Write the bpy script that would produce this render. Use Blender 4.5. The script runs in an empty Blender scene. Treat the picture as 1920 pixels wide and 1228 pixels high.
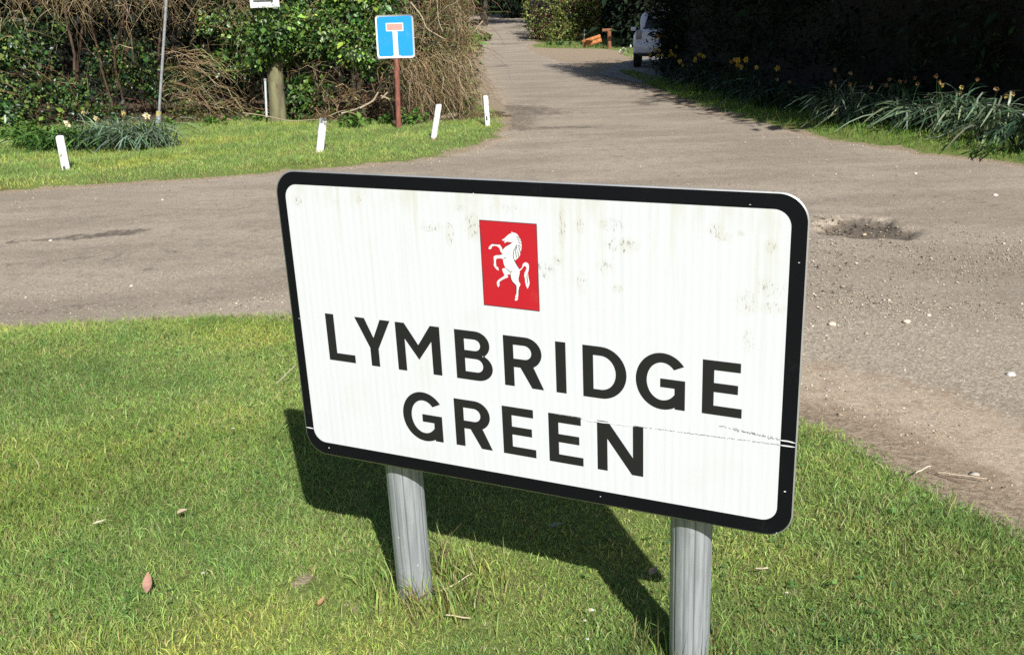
import bpy, math, random
import numpy as np
from mathutils import Vector, Matrix
from mathutils.geometry import tessellate_polygon, delaunay_2d_cdt
rng = np.random.default_rng(7); random.seed(7)
sc = bpy.context.scene
COL = sc.collection
R_ = math.radians

# ------------------------------------------------------------------ camera
F_PX, W_PX, H_PX, EYE = 1855.0, 1920.0, 1228.0, 1.38
RC = np.array([[9.99550304e-01, -2.99865091e-02, 0],
               [-8.88870046e-03, -2.96290015e-01, 9.55056657e-01],
               [-2.86388151e-02, -9.54627171e-01, -2.96423316e-01]])   # image axes -> world
cam = bpy.data.cameras.new('camera'); co = bpy.data.objects.new('camera', cam); COL.objects.link(co)
X, Y, Z = RC[:, 0], -RC[:, 1], -RC[:, 2]
co.matrix_world = Matrix(((X[0], Y[0], Z[0], 0), (X[1], Y[1], Z[1], 0), (X[2], Y[2], Z[2], EYE), (0, 0, 0, 1)))
cam.sensor_width = 36; cam.lens = F_PX / W_PX * 36; cam.clip_end = 2000; cam.clip_start = .05
sc.camera = co

def ray(px, py):
    return RC @ np.array([(px - 960) / F_PX, (py - 614) / F_PX, 1.0])
def rise(x, y):
    t = np.clip(np.asarray(y, float) - 40, 0, 95)
    return 0.045 * t * t / (t + 8)
def at(px, py, z=0.0):
    """ground point seen at a pixel of the photograph (used once to survey the plan)"""
    d = ray(px, py)
    if d[2] < 0 and (z - EYE) / d[2] * d[1] < 40:
        t = (z - EYE) / d[2]; return np.array([d[0] * t, d[1] * t])
    y = 39.
    while y < 140:
        t = y / d[1]
        if EYE + d[2] * t <= rise(0, y): break
        y += .1
    return np.array([d[0] * y / d[1], y])
def P(px, py, y):
    d = ray(px, py); t = y / d[1]
    return np.array([d[0] * t, y, EYE + d[2] * t])

# ------------------------------------------------------------------ helpers
OFF = {}
def tag(o, label=None, cat=None, group=None, kind=None):
    if label: o['label'] = label
    if cat: o['category'] = cat
    if group: o['group'] = group
    if kind: o['kind'] = kind
    return o
def thing(name, label, cat, loc=(0, 0, 0), group=None):
    o = bpy.data.objects.new(name, None); COL.objects.link(o)
    o.location = loc; o.empty_display_size = .1
    OFF[o.name] = np.array(loc, float)
    return tag(o, label, cat, group)
def mk(name, V, F, mat, parent=None, col=None, smooth=False, pattr=None, uv=None):
    V = np.asarray(V, np.float32).reshape(-1, 3)
    if parent is not None:
        off = OFF[parent.name]; V = V - off.astype(np.float32)
    if isinstance(F, np.ndarray): F = [F]
    F = [np.asarray(f, np.int32) for f in F if len(f)]
    me = bpy.data.meshes.new(name)
    tot = [np.full(len(f), f.shape[1], np.int32) for f in F]; tot = np.concatenate(tot)
    idx = np.concatenate([f.ravel() for f in F])
    start = np.concatenate([[0], np.cumsum(tot)[:-1]]).astype(np.int32)
    me.vertices.add(len(V)); me.vertices.foreach_set('co', V.ravel())
    me.loops.add(len(idx)); me.loops.foreach_set('vertex_index', idx)
    me.polygons.add(len(tot)); me.polygons.foreach_set('loop_start', start)
    try: me.polygons.foreach_set('loop_total', tot)
    except Exception: pass
    if smooth: me.polygons.foreach_set('use_smooth', np.ones(len(tot), bool))
    me.update(calc_edges=True)
    if col is not None:
        a = me.attributes.new('col', 'FLOAT_COLOR', 'FACE')
        c = np.ones((len(tot), 4), np.float32); c[:, :3] = col; a.data.foreach_set('color', c.ravel())
    for k, v in (pattr or {}).items():
        a = me.attributes.new(k, 'FLOAT', 'POINT'); a.data.foreach_set('value', np.asarray(v, np.float32))
    if uv is not None:
        a = me.attributes.new('plan', 'FLOAT_VECTOR', 'POINT')
        a.data.foreach_set('vector', np.asarray(uv, np.float32).ravel())
    if mat is not None: me.materials.append(mat)
    o = bpy.data.objects.new(name, me); COL.objects.link(o)
    if parent is not None:
        o.parent = parent; OFF[o.name] = OFF[parent.name]
    return o
class MB:
    """collects primitives into one mesh"""
    def __init__(s): s.V = []; s.F = {3: [], 4: []}; s.C = {3: [], 4: []}; s.n = 0
    def add(s, V, F, col=(.5, .5, .5)):
        V = np.asarray(V, float).reshape(-1, 3); F = np.asarray(F, np.int64)
        if len(F) == 0: return s
        k = F.shape[1]; s.V.append(V); s.F[k].append(F + s.n); s.n += len(V)
        s.C[k].append(np.broadcast_to(np.asarray(col, float), (len(F), 3)))
        return s
    def build(s, name, mat, parent=None, smooth=False):
        F = [np.concatenate(s.F[k]) for k in (3, 4) if s.F[k]]
        C = np.concatenate([np.concatenate(s.C[k]) for k in (3, 4) if s.C[k]])
        return mk(name, np.concatenate(s.V), F, mat, parent, col=C, smooth=smooth)
def norm(a): return a / np.maximum(np.linalg.norm(a, axis=-1, keepdims=True), 1e-9)
def tubes(PL, RAD, sides=3):
    """PL (N,K,3), RAD (N,K) -> V, F(quads)"""
    PL = np.asarray(PL, float); RAD = np.broadcast_to(np.asarray(RAD, float), PL.shape[:2])
    N, K = PL.shape[:2]
    T = norm(np.gradient(PL, axis=1))
    ref = np.where(np.abs(T[..., 2:3]) > .9, np.array([1., 0, 0]), np.array([0, 0, 1.]))
    A = norm(np.cross(T, ref)); B = np.cross(T, A)
    ang = np.arange(sides) / sides * 2 * np.pi
    V = PL[:, :, None] + RAD[:, :, None, None] * (A[:, :, None] * np.cos(ang)[:, None] + B[:, :, None] * np.sin(ang)[:, None])
    i = np.arange(N * K).reshape(N, K)
    F = []
    for j in range(sides):
        j2 = (j + 1) % sides
        F.append(np.stack([i[:, :-1] * sides + j, i[:, :-1] * sides + j2, i[:, 1:] * sides + j2, i[:, 1:] * sides + j], -1).reshape(-1, 4))
    return V.reshape(-1, 3), np.concatenate(F)
def rvec(n): return norm(rng.normal(size=(n, 3)))
def leaves(C, D, size, aspect=.5, fold=.25, up=None):
    """C (N,3) base points, D (N,3) leaf direction, size (N,) -> folded leaves (two triangles)"""
    N = len(C); D = norm(D)
    U = rvec(N) if up is None else norm(up + .5 * rvec(N))
    S = norm(np.cross(D, U)); Nn = np.cross(S, D)
    size = np.broadcast_to(np.asarray(size, float), (N,))[:, None]
    m = C + D * size * .45
    L = m + S * size * aspect * .5 + Nn * size * fold * .5
    Rr = m - S * size * aspect * .5 + Nn * size * fold * .5
    V = np.stack([C, L, C + D * size, Rr], 1).reshape(-1, 3)
    b = np.arange(N)[:, None] * 4
    F = np.concatenate([b + [0, 1, 2], b + [0, 2, 3]])
    return V, F
def pal(n, cols, w=None, jit=.2, hue=.08):
    cols = np.array(cols, float); w = np.ones(len(cols)) if w is None else np.array(w, float)
    c = cols[rng.choice(len(cols), n, p=w / w.sum())]
    return np.clip(c * (1 + jit * rng.normal(size=(n, 1))) * (1 + hue * rng.normal(size=(n, 3))), .001, .95)
def twigs(base, dirs, L, droop, K=6, wig=.05):
    n = len(base); t = np.linspace(0, 1, K)[None, :, None]
    L = np.broadcast_to(np.asarray(L, float), (n,))[:, None, None]
    w = np.cumsum(rng.normal(size=(n, K, 3)) * wig, axis=1) * L; w[:, 0] = 0
    dr = np.broadcast_to(np.asarray(droop, float), (n,))[:, None, None]
    return base[:, None] + norm(dirs)[:, None] * L * t + np.array([0, 0, -1.]) * L * dr * t * t + w
def box(c, s, rot=None):
    v = np.array([[x, y, z] for x in (-1, 1) for y in (-1, 1) for z in (-1, 1)], float) * np.array(s) / 2
    if rot is not None: v = v @ np.array(rot).T
    return v + np.array(c), np.array([[0, 1, 3, 2], [4, 6, 7, 5], [0, 4, 5, 1], [2, 3, 7, 6], [0, 2, 6, 4], [1, 5, 7, 3]])
def bevel(o, w, seg=2):
    m = o.modifiers.new('bevel', 'BEVEL'); m.width = w; m.segments = seg; m.limit_method = 'ANGLE'; return o
def rotz(a):
    c, s = math.cos(a), math.sin(a); return np.array([[c, -s, 0], [s, c, 0], [0, 0, 1]])
def blob(c, r, n1=10, n2=6, jit=.15):
    th = np.linspace(0, 2 * np.pi, n1, endpoint=False); ph = np.linspace(-1.5, 1.5, n2)
    V = np.array([[math.cos(p) * math.cos(t), math.cos(p) * math.sin(t), math.sin(p)] for p in ph for t in th])
    V = V * (1 + jit * rng.normal(size=(len(V), 1))) * np.array(r) + np.array(c)
    F = [[i * n1 + j, i * n1 + (j + 1) % n1, (i + 1) * n1 + (j + 1) % n1, (i + 1) * n1 + j] for i in range(n2 - 1) for j in range(n1)]
    return V, np.array(F)

# ------------------------------------------------------------------ materials
def mat(name):
    m = bpy.data.materials.new(name); m.use_nodes = True; nt = m.node_tree
    return m, nt, nt.nodes['Principled BSDF'], nt.nodes['Material Output']
def nd(nt, t, ins=None, **kw):
    n = nt.nodes.new(t)
    for k, v in kw.items(): setattr(n, k, v)
    for k, v in (ins or {}).items():
        if isinstance(v, bpy.types.NodeSocket): nt.links.new(v, n.inputs[k])
        else: n.inputs[k].default_value = v
    return n
def noise(nt, vec, scale, detail=4, rough=.55, dist=0):
    return nd(nt, 'ShaderNodeTexNoise', {'Vector': vec, 'Scale': scale, 'Detail': detail, 'Roughness': rough, 'Distortion': dist}).outputs['Fac']
def mth(nt, op, a, b=None, c=None, clamp=False):
    n = nd(nt, 'ShaderNodeMath', {0: a}, operation=op, use_clamp=clamp)
    for i, v in ((1, b), (2, c)):
        if v is None: continue
        if isinstance(v, bpy.types.NodeSocket): nt.links.new(v, n.inputs[i])
        else: n.inputs[i].default_value = v
    return n.outputs[0]
def ramp(nt, v, a, b, lo=0., hi=1.):
    n = nd(nt, 'ShaderNodeMapRange', {'Value': v, 'From Min': a, 'From Max': b, 'To Min': lo, 'To Max': hi}, interpolation_type='SMOOTHSTEP')
    return n.outputs[0]
def mixc(nt, f, a, b, mode='MIX'):
    n = nd(nt, 'ShaderNodeMix', data_type='RGBA', blend_type=mode)
    for k, v in ((0, f), (6, a), (7, b)):
        if isinstance(v, bpy.types.NodeSocket): nt.links.new(v, n.inputs[k])
        elif k == 0: n.inputs[k].default_value = v
        else: n.inputs[k].default_value = (*v, 1) if len(v) == 3 else v
    return n.outputs[2]
def attr(nt, n): return nd(nt, 'ShaderNodeAttribute', attribute_name=n)
def objco(nt): return nd(nt, 'ShaderNodeTexCoord').outputs['Object']
def geopos(nt): return nd(nt, 'ShaderNodeNewGeometry').outputs['Position']
def scalev(nt, v, s):
    n = nd(nt, 'ShaderNodeVectorMath', {0: v, 1: s}, operation='MULTIPLY'); return n.outputs[0]
def bump(nt, bs, h, strength=.4, dist=.01):
    b = nd(nt, 'ShaderNodeBump', {'Height': h, 'Strength': strength, 'Distance': dist}); nt.links.new(b.outputs[0], bs.inputs['Normal'])

def foliage_mat(name, rough=.45, spec=.4, trans=.3):
    m, nt, bs, out = mat(name)
    c = attr(nt, 'col').outputs['Color']
    nt.links.new(c, bs.inputs['Base Color']); bs.inputs['Roughness'].default_value = rough
    bs.inputs['Specular IOR Level'].default_value = spec
    if trans:
        tr = nd(nt, 'ShaderNodeBsdfTranslucent', {'Color': c})
        mx = nd(nt, 'ShaderNodeMixShader', {0: trans, 1: bs.outputs[0], 2: tr.outputs[0]})
        nt.links.new(mx.outputs[0], out.inputs['Surface'])
    return m
M_LEAF = foliage_mat('leaf_glossy', .38, .5, .25)
M_LEAFM = foliage_mat('leaf_matt', .6, .25, .3)
M_NEEDLE = foliage_mat('needles', .7, .15, .1)
M_GRASS = foliage_mat('grass_blades', .55, .25, .35)
M_TWIG = foliage_mat('twigs', .85, .1, 0)
M_PETAL = foliage_mat('petals', .6, .2, .3)

def bark_mat(name, a, b, sc_=14):
    m, nt, bs, out = mat(name); p = geopos(nt)
    n = noise(nt, scalev(nt, p, (1, 1, .35)), sc_, 6)
    nt.links.new(mixc(nt, ramp(nt, n, .35, .65), a, b), bs.inputs['Base Color']); bs.inputs['Roughness'].default_value = .9
    bump(nt, bs, n, .6, .02); return m
M_BARK = bark_mat('bark', (.022, .017, .012), (.06, .05, .034))
M_MOSSY = bark_mat('mossy_wood', (.10, .085, .05), (.19, .18, .09), 9)
M_DARKCORE = bark_mat('shade_black', (.003, .003, .002), (.008, .007, .005))  # near-black filling inside foliage, interior shade put into the colour

def simple(name, c, rough=.5, metal=0., spec=.5, var=.15, scale=30, c2=None):
    m, nt, bs, out = mat(name); p = objco(nt)
    n = noise(nt, p, scale, 5)
    c2 = c2 or tuple(x * (1 - var) for x in c)
    nt.links.new(mixc(nt, ramp(nt, n, .35, .7), c, c2), bs.inputs['Base Color'])
    bs.inputs['Roughness'].default_value = rough; bs.inputs['Metallic'].default_value = metal
    bs.inputs['Specular IOR Level'].default_value = spec
    return m

# ------------------------------------------------------------------ plan of the road
def px_line(l): return [at(*p) for p in l]
far_left = px_line([(0, 362), (200, 349), (400, 336), (560, 322), (700, 311), (800, 300), (880, 284), (935, 262), (957, 240), (951, 215), (938, 192),
                    (920, 165), (907, 130), (903, 105), (904, 88), (907, 72), (915, 58), (911, 45), (903, 36)])
lane_r = px_line([(992, 36), (991, 48), (992, 62), (998, 74), (985, 90), (1000, 98), (1040, 113), (1090, 129), (1130, 142), (1165, 154), (1200, 166), (1240, 185),
                  (1300, 203), (1390, 226), (1480, 247), (1560, 264), (1680, 283), (1800, 298), (1920, 313)])
near = px_line([(1920, 938), (1860, 915), (1790, 880), (1740, 850), (1690, 824), (1620, 795), (1540, 772)])
near2 = px_line([(540, 588), (400, 592), (200, 602), (0, 613)])
mid = [near[-1] + (near2[0] - near[-1]) * t + np.array([.10, .16]) * math.sin(math.pi * t) for t in (.2, .4, .6, .8)]
dL = norm(far_left[0] - far_left[3]); dN = norm(near2[-1] - near2[0]); dR = norm(lane_r[-1] - lane_r[-4]); dM = norm(near[0] - near[3])
lane_end = [far_left[-1] + np.array([-14, 6.]), far_left[-1] + np.array([-14, 11.]), lane_r[0] + np.array([-1., 11.])]
RP = ([far_left[0] + dL * 30, far_left[0] + dL * 8] + far_left + lane_end + lane_r + [lane_r[-1] + dR * 5, lane_r[-1] + dR * 25]
      + [near[0] + dM * 18, near[0] + dM * 4] + near + mid + near2 + [near2[-1] + dN * 8, near2[-1] + dN * 30])
RP = np.array(RP)
def densify(poly, jag=True):
    out = []
    for a, b in zip(poly, np.roll(poly, -1, 0)):
        L = np.linalg.norm(b - a); d0 = min(np.linalg.norm(a), np.linalg.norm(b))
        st = np.clip(.014 * d0, .05, 1.5)
        k = max(1, int(L / st)); nrm = np.array([-(b - a)[1], (b - a)[0]]) / max(L, 1e-6)
        for i in range(k):
            p = a + (b - a) * i / k
            out.append(p + nrm * rng.normal() * min(.3 * st, .1) * (1 if jag else 0))
    return np.array(out)
def smooth_poly(p, it=2):
    for _ in range(it):
        q = []
        for a, b in zip(p, np.roll(p, -1, 0)): q += [a * .75 + b * .25, a * .25 + b * .75]
        p = np.array(q)
    return p
RB = densify(smooth_poly(RP, 2))
def inside(x, y, poly):
    x = np.asarray(x); y = np.asarray(y); r = np.zeros(x.shape, bool)
    for (x1, y1), (x2, y2) in zip(poly, np.roll(poly, -1, 0)):
        if y1 == y2: continue
        c = ((y1 > y) != (y2 > y)) & (x < (x2 - x1) * (y - y1) / (y2 - y1) + x1)
        r ^= c
    return r
RS = smooth_poly(RP, 1)
def edge_dist(x, y, poly=RS):
    """distance to the road edge"""
    x = np.asarray(x, float); y = np.asarray(y, float); d = np.full(x.shape, 1e9)
    for a, b in zip(poly, np.roll(poly, -1, 0)):
        v = b - a; L2 = v @ v
        t = np.clip(((x - a[0]) * v[0] + (y - a[1]) * v[1]) / max(L2, 1e-9), 0, 1)
        d = np.minimum(d, (x - a[0] - t * v[0]) ** 2 + (y - a[1] - t * v[1]) ** 2)
    return np.sqrt(d)
def sstep(x, a, b):
    t = np.clip((x - a) / (b - a), 0, 1); return t * t * (3 - 2 * t)
def bumps(x, y):
    return (.010 * np.sin(3.1 * x + 1.7 * y) + .008 * np.sin(5.3 * y - 4.1 * x + 1) + .005 * np.sin(11 * x + 2) * np.sin(9 * y))
def gz(x, y, d=None, ins=None):
    """height of the ground: verges stand a little above the carriageway"""
    x = np.asarray(x, float); y = np.asarray(y, float)
    if d is None: d = edge_dist(x, y)
    lift = np.where(y < 20, sstep(d, 0, .5), 0)
    if ins is not None: lift = np.where(ins, 0, lift)
    return rise(x, y) + lift * (.045 + bumps(x, y))
def ell(x, y, pts, w, soft=.5):
    """soft mask round a polyline of plan points, half width w"""
    d = np.full(np.shape(x), 1e9)
    pts = [np.asarray(p, float) for p in pts]
    if len(pts) == 1: pts = pts * 2
    for a, b in zip(pts[:-1], pts[1:]):
        v = b - a; L2 = max(v @ v, 1e-9)
        t = np.clip(((x - a[0]) * v[0] + (y - a[1]) * v[1]) / L2, 0, 1)
        d = np.minimum(d, np.hypot(x - a[0] - t * v[0], y - a[1] - t * v[1]))
    return 1 - sstep(d, w * (1 - soft), w * (1 + soft))
POT = at(1622, 424)
def pot(x, y):
    u = (x - POT[0]) / .30; v = (y - POT[1]) / .36
    return 1 - sstep(np.sqrt(u * u + v * v) + .12 * np.sin(3 * np.arctan2(v, u) + 1) + .09 * np.sin(7 * np.arctan2(v, u)) + .06 * np.sin(13 * np.arctan2(v, u) + 2), .82, 1.12)

# points of the one ground triangulation
pts = [RB]
def grid(x0, x1, y0, y1, s):
    gx, gy = np.meshgrid(np.arange(x0, x1, s), np.arange(y0, y1, s))
    g = np.stack([gx.ravel(), gy.ravel()], 1); return g + rng.uniform(-.3, .3, g.shape) * s
g = [grid(-3.6, 4.2, 1.2, 8.0, .11), grid(POT[0] - .55, POT[0] + .55, POT[1] - .55, POT[1] + .55, .045),
     grid(-9, 7, 8, 17, .24), grid(-9, -3.6, 0, 8, .3), grid(4.2, 9, 0, 8, .3), grid(-8, 12, 17, 60, .8), grid(-14, 14, 60, 110, 2.5),
     grid(-40, 40, -10, 110, 6), grid(-400, 400, -200, 400, 60)]
g = np.concatenate(g)
dd = edge_dist(g[:, 0], g[:, 1]); rr = np.hypot(g[:, 0], g[:, 1])
g = g[dd > np.clip(.008 * rr, .03, .6)]
allp = np.concatenate([RB, g])
edges = [(i, (i + 1) % len(RB)) for i in range(len(RB))]
res = delaunay_2d_cdt([Vector(p) for p in allp.tolist()], edges, [], 0, 1e-5)
gv = np.array([tuple(v) for v in res[0]]); gf = np.array([list(f) for f in res[2]])
cx = gv[gf].mean(1); is_road = inside(cx[:, 0], cx[:, 1], RB)
x, y = gv[:, 0], gv[:, 1]; D = edge_dist(x, y); INS = inside(x, y, RS)
onb = np.zeros(len(gv), bool)
bset = np.intersect1d(gf[is_road].ravel(), gf[~is_road].ravel()); onb[bset] = True
z = gz(x, y, np.where(onb, 0, D), INS | onb)
z_road = z + .012 * np.sin(.9 * x + .3) * np.sin(.7 * y) * sstep(D, 0, 1.2) * INS
z_road = z_road - .06 * pot(x, y) * INS * (~onb)
def sub(mask, zz):
    f = gf[mask]; u, inv = np.unique(f, return_inverse=True)
    return u, np.stack([gv[u, 0], gv[u, 1], zz[u]], 1), inv.reshape(f.shape)
# orient faces upward
def upward(V, Fc):
    a, b, c = V[Fc[:, 0]], V[Fc[:, 1]], V[Fc[:, 2]]
    nz = np.cross(b - a, c - a)[:, 2]; Fc = Fc.copy(); Fc[nz < 0] = Fc[nz < 0][:, ::-1]; return Fc

L_ = lambda l: [at(*p) for p in l]
forecourt = np.array(L_([(985, 90), (1050, 91), (1130, 94), (1196, 103), (1190, 118), (1110, 141), (1040, 114)]))
BANK = np.array([[-30, 15.6], [-7.2, 15.2], [-5, 15.1], [-3.8, 15.4], [-2.2, 14.6], [-1.5, 14.1], [-.7, 14.6], [-.45, 16.2], [-.9, 30], [-1.2, 48], [-30, 60]])
HEDGE = [np.array(p, float) for p in [(3.72, 26.7), (4.12, 20), (4.7, 14.6), (5.6, 11.3), (6.55, 8.2)]]

# ---- ground
m, nt, bs, out = mat('verge_ground'); p = geopos(nt)
n1 = noise(nt, p, 2.2, 5); n2 = noise(nt, p, 38, 6, .7); n3 = noise(nt, p, 160, 3, .7)
grassc = mixc(nt, ramp(nt, n2, .3, .7), (.10, .135, .036), (.20, .235, .07))
grassc = mixc(nt, ramp(nt, n1, .52, .72), grassc, (.12, .105, .045))
soil = mixc(nt, ramp(nt, n2, .3, .72), (.19, .14, .095), (.40, .315, .225))
soil = mixc(nt, ramp(nt, n3, .56, .7), soil, (.48, .40, .30))
litter = mixc(nt, ramp(nt, n2, .35, .65), (.06, .042, .026), (.16, .11, .07))
f1 = ramp(nt, mth(nt, 'ADD', attr(nt, 'soil').outputs['Fac'], mth(nt, 'MULTIPLY', mth(nt, 'SUBTRACT', n2, .5), .9)), .4, .6)
c = mixc(nt, f1, grassc, soil)
f2 = ramp(nt, mth(nt, 'ADD', attr(nt, 'litter').outputs['Fac'], mth(nt, 'MULTIPLY', mth(nt, 'SUBTRACT', n1, .5), .6)), .4, .6)
c = mixc(nt, f2, c, litter)
nt.links.new(c, bs.inputs['Base Color']); bs.inputs['Roughness'].default_value = .95; bs.inputs['Specular IOR Level'].default_value = .1
bump(nt, bs, mth(nt, 'ADD', n2, mth(nt, 'MULTIPLY', n3, .4)), .7, .02)
M_GROUND = m
BARE = at(583, 1140)
def soil_mask(x, y, D):
    s = np.where(y < 14, 1 - sstep(D, .02, .16), 1 - sstep(D, .1, .5))
    s = np.maximum(s, (1 - sstep(D, .10, .34)) * (x > .6) * (y < 6))             # worn shoulder right of the sign
    s = np.maximum(s, .9 * ell(x, y, [BARE], .06, .6))
    for q_ in [(200, 990), (120, 860), (640, 1190), (930, 1190), (1480, 1120), (660, 700)]: s = np.maximum(s, .62 * ell(x, y, [at(*q_)], .05, .8))
    s = np.maximum(s, inside(x, y, forecourt) * 1.)
    s = np.maximum(s, .6 * ell(x, y, L_([(1000, 93), (1100, 94), (1190, 100)]), .9, .8))
    s = np.maximum(s, ell(x, y, L_([(935, 200), (925, 180)]), .35, .6))
    return s
def litter_mask(x, y):
    m = inside(x, y, BANK) * 1.0
    m = np.maximum(m, .9 * ell(x, y, L_([(780, 238), (930, 215)]), .45, .7))
    h = ell(x, y, HEDGE, .75, .4); return np.maximum(m, h)
u, V, Fc = sub(~is_road, z)
G = mk('ground', V, upward(V, Fc), M_GROUND, smooth=True, pattr={'soil': soil_mask(V[:, 0], V[:, 1], D[u]), 'litter': litter_mask(V[:, 0], V[:, 1])})
tag(G, kind='structure')

# ---- road
m, nt, bs, out = mat('worn_tarmac'); p = geopos(nt)
big = noise(nt, scalev(nt, p, (.5, 1.3, 1)), 1.1, 5); med = noise(nt, p, 7, 6, .6); fine = mth(nt, 'ADD', mth(nt, 'MULTIPLY', noise(nt, p, 170, 4, .75), .6), mth(nt, 'MULTIPLY', noise(nt, p, 47, 5, .7), .4))
vor = nd(nt, 'ShaderNodeTexVoronoi', {'Vector': p, 'Scale': 130.}, feature='F1')
chip = nd(nt, 'ShaderNodeSeparateColor', {0: vor.outputs['Color']}).outputs[0]
base = mixc(nt, ramp(nt, big, .35, .65), (.275, .226, .172), (.365, .303, .232))
base = mixc(nt, mth(nt, 'MULTIPLY', ramp(nt, med, .45, .75), .6), base, (.20, .17, .142))
base = mixc(nt, mth(nt, 'MULTIPLY', ramp(nt, fine, .49, .62), .8), base, (.085, .07, .06))
base = mixc(nt, mth(nt, 'MULTIPLY', ramp(nt, fine, .46, .34), .75), base, (.46, .42, .36))
gm = mth(nt, 'ADD', attr(nt, 'gravel').outputs['Fac'], mth(nt, 'MULTIPLY', mth(nt, 'SUBTRACT', med, .5), 2.2))
gcol = mixc(nt, ramp(nt, chip, .2, .95), (.25, .205, .155), (.45, .385, .295))
gcol = mixc(nt, ramp(nt, fine, .5, .72), gcol, (.12, .095, .07))
c = mixc(nt, mth(nt, 'MULTIPLY', ramp(nt, gm, .25, .95), .85), base, gcol)
c = mixc(nt, mth(nt, 'MULTIPLY', ramp(nt, chip, .96, .985), .5), c, (.6, .55, .46))
sm = mth(nt, 'ADD', attr(nt, 'soil').outputs['Fac'], mth(nt, 'MULTIPLY', mth(nt, 'SUBTRACT', med, .5), 2.0))
scol = mixc(nt, ramp(nt, fine, .35, .68), (.50, .40, .29), (.27, .205, .145))
scol = mixc(nt, mth(nt, 'MULTIPLY', ramp(nt, med, .45, .68), .75), scol, (.24, .175, .12))
scol = mixc(nt, mth(nt, 'MULTIPLY', ramp(nt, chip, .8, .9), .5), scol, (.55, .48, .38))
c = mixc(nt, mth(nt, 'MULTIPLY', ramp(nt, sm, .3, .9), .92), c, scol)
ed_ = mth(nt, 'ADD', attr(nt, 'edge').outputs['Fac'], mth(nt, 'MULTIPLY', mth(nt, 'SUBTRACT', med, .5), 1.2))
c = mixc(nt, mth(nt, 'MULTIPLY', ramp(nt, ed_, .4, 1.), .8), c, mixc(nt, ramp(nt, fine, .4, .6), (.36, .275, .195), (.17, .12, .08)))
brk = mth(nt, 'ADD', mth(nt, 'MULTIPLY', mth(nt, 'SUBTRACT', med, .5), 1.3), mth(nt, 'MULTIPLY', mth(nt, 'SUBTRACT', noise(nt, p, 24, 5, .75), .5), 2.2))
dm = mth(nt, 'ADD', attr(nt, 'dark').outputs['Fac'], brk)
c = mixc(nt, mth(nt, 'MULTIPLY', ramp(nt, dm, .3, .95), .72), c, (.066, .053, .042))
nt.links.new(c, bs.inputs['Base Color']); bs.inputs['Roughness'].default_value = .9; bs.inputs['Specular IOR Level'].default_value = .2
bump(nt, bs, mth(nt, 'ADD', mth(nt, 'MULTIPLY', fine, .6), mth(nt, 'MULTIPLY', med, .8)), .8, .012)
M_ROAD = m
def gravel_mask(x, y, D):
    g = .8 * ell(x, y, L_([(80, 550), (200, 540), (330, 515), (540, 490)]), .16, .6)
    g = np.maximum(g, .75 * ell(x, y, L_([(400, 575), (540, 560)]), .10, .7))
    g = np.maximum(g, 1.0 * ell(x, y, L_([(1500, 640), (1700, 640), (1920, 720)]), .5, .8))
    g = np.maximum(g, .75 * ell(x, y, L_([(1560, 560), (1920, 600)]), .35, .8))
    g = np.maximum(g, .5 * ell(x, y, L_([(1500, 500), (1920, 470)]), .5, .9))
    g = np.maximum(g, .8 * ell(x, y, L_([(1000, 235), (1070, 228)]), .5, .6))
    g = np.maximum(g, .6 * ell(x, y, L_([(1180, 222), (1300, 235)]), .35, .7))
    g = np.maximum(g, .9 * ell(x, y, L_([(1545, 415), (1600, 425)]), .2, .7))
    return np.maximum(g, .35 * (1 - sstep(D, .1, .6)))
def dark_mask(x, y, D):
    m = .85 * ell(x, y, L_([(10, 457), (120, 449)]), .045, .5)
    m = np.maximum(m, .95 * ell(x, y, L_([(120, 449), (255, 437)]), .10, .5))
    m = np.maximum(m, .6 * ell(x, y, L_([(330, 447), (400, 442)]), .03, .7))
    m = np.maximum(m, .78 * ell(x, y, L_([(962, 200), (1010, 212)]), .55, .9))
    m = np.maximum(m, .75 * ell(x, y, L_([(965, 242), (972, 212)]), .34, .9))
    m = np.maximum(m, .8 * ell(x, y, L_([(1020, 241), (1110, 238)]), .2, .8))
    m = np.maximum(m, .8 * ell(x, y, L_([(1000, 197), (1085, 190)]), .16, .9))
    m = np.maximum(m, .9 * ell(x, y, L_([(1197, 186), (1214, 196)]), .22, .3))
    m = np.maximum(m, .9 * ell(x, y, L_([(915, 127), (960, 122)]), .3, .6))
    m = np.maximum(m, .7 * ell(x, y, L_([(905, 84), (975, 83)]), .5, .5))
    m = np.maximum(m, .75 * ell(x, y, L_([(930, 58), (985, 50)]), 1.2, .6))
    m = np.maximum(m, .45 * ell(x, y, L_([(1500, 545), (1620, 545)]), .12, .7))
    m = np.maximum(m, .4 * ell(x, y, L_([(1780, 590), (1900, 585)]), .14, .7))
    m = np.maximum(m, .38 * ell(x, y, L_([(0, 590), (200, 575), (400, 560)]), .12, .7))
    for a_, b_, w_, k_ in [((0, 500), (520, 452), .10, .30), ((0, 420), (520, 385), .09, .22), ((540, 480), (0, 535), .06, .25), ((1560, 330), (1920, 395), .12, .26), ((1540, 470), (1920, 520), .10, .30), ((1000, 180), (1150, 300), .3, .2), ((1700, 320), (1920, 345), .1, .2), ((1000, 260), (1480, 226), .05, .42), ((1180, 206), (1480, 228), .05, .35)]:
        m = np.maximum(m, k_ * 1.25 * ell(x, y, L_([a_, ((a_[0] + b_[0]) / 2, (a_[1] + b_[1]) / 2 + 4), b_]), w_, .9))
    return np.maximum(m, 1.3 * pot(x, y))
def rsoil_mask(x, y, D):
    s = .75 * (1 - sstep(D, .0, .10))
    s = np.maximum(s, (1 - sstep(D, .25, .75)) * sstep(x, .5, 1.1) * (y < 5) * .95)
    return np.maximum(s, .55 * (1 - sstep(D, .1, .9)) * (y > 11) * (x < .3))
u, V, Fc = sub(is_road, z_road)
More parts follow.
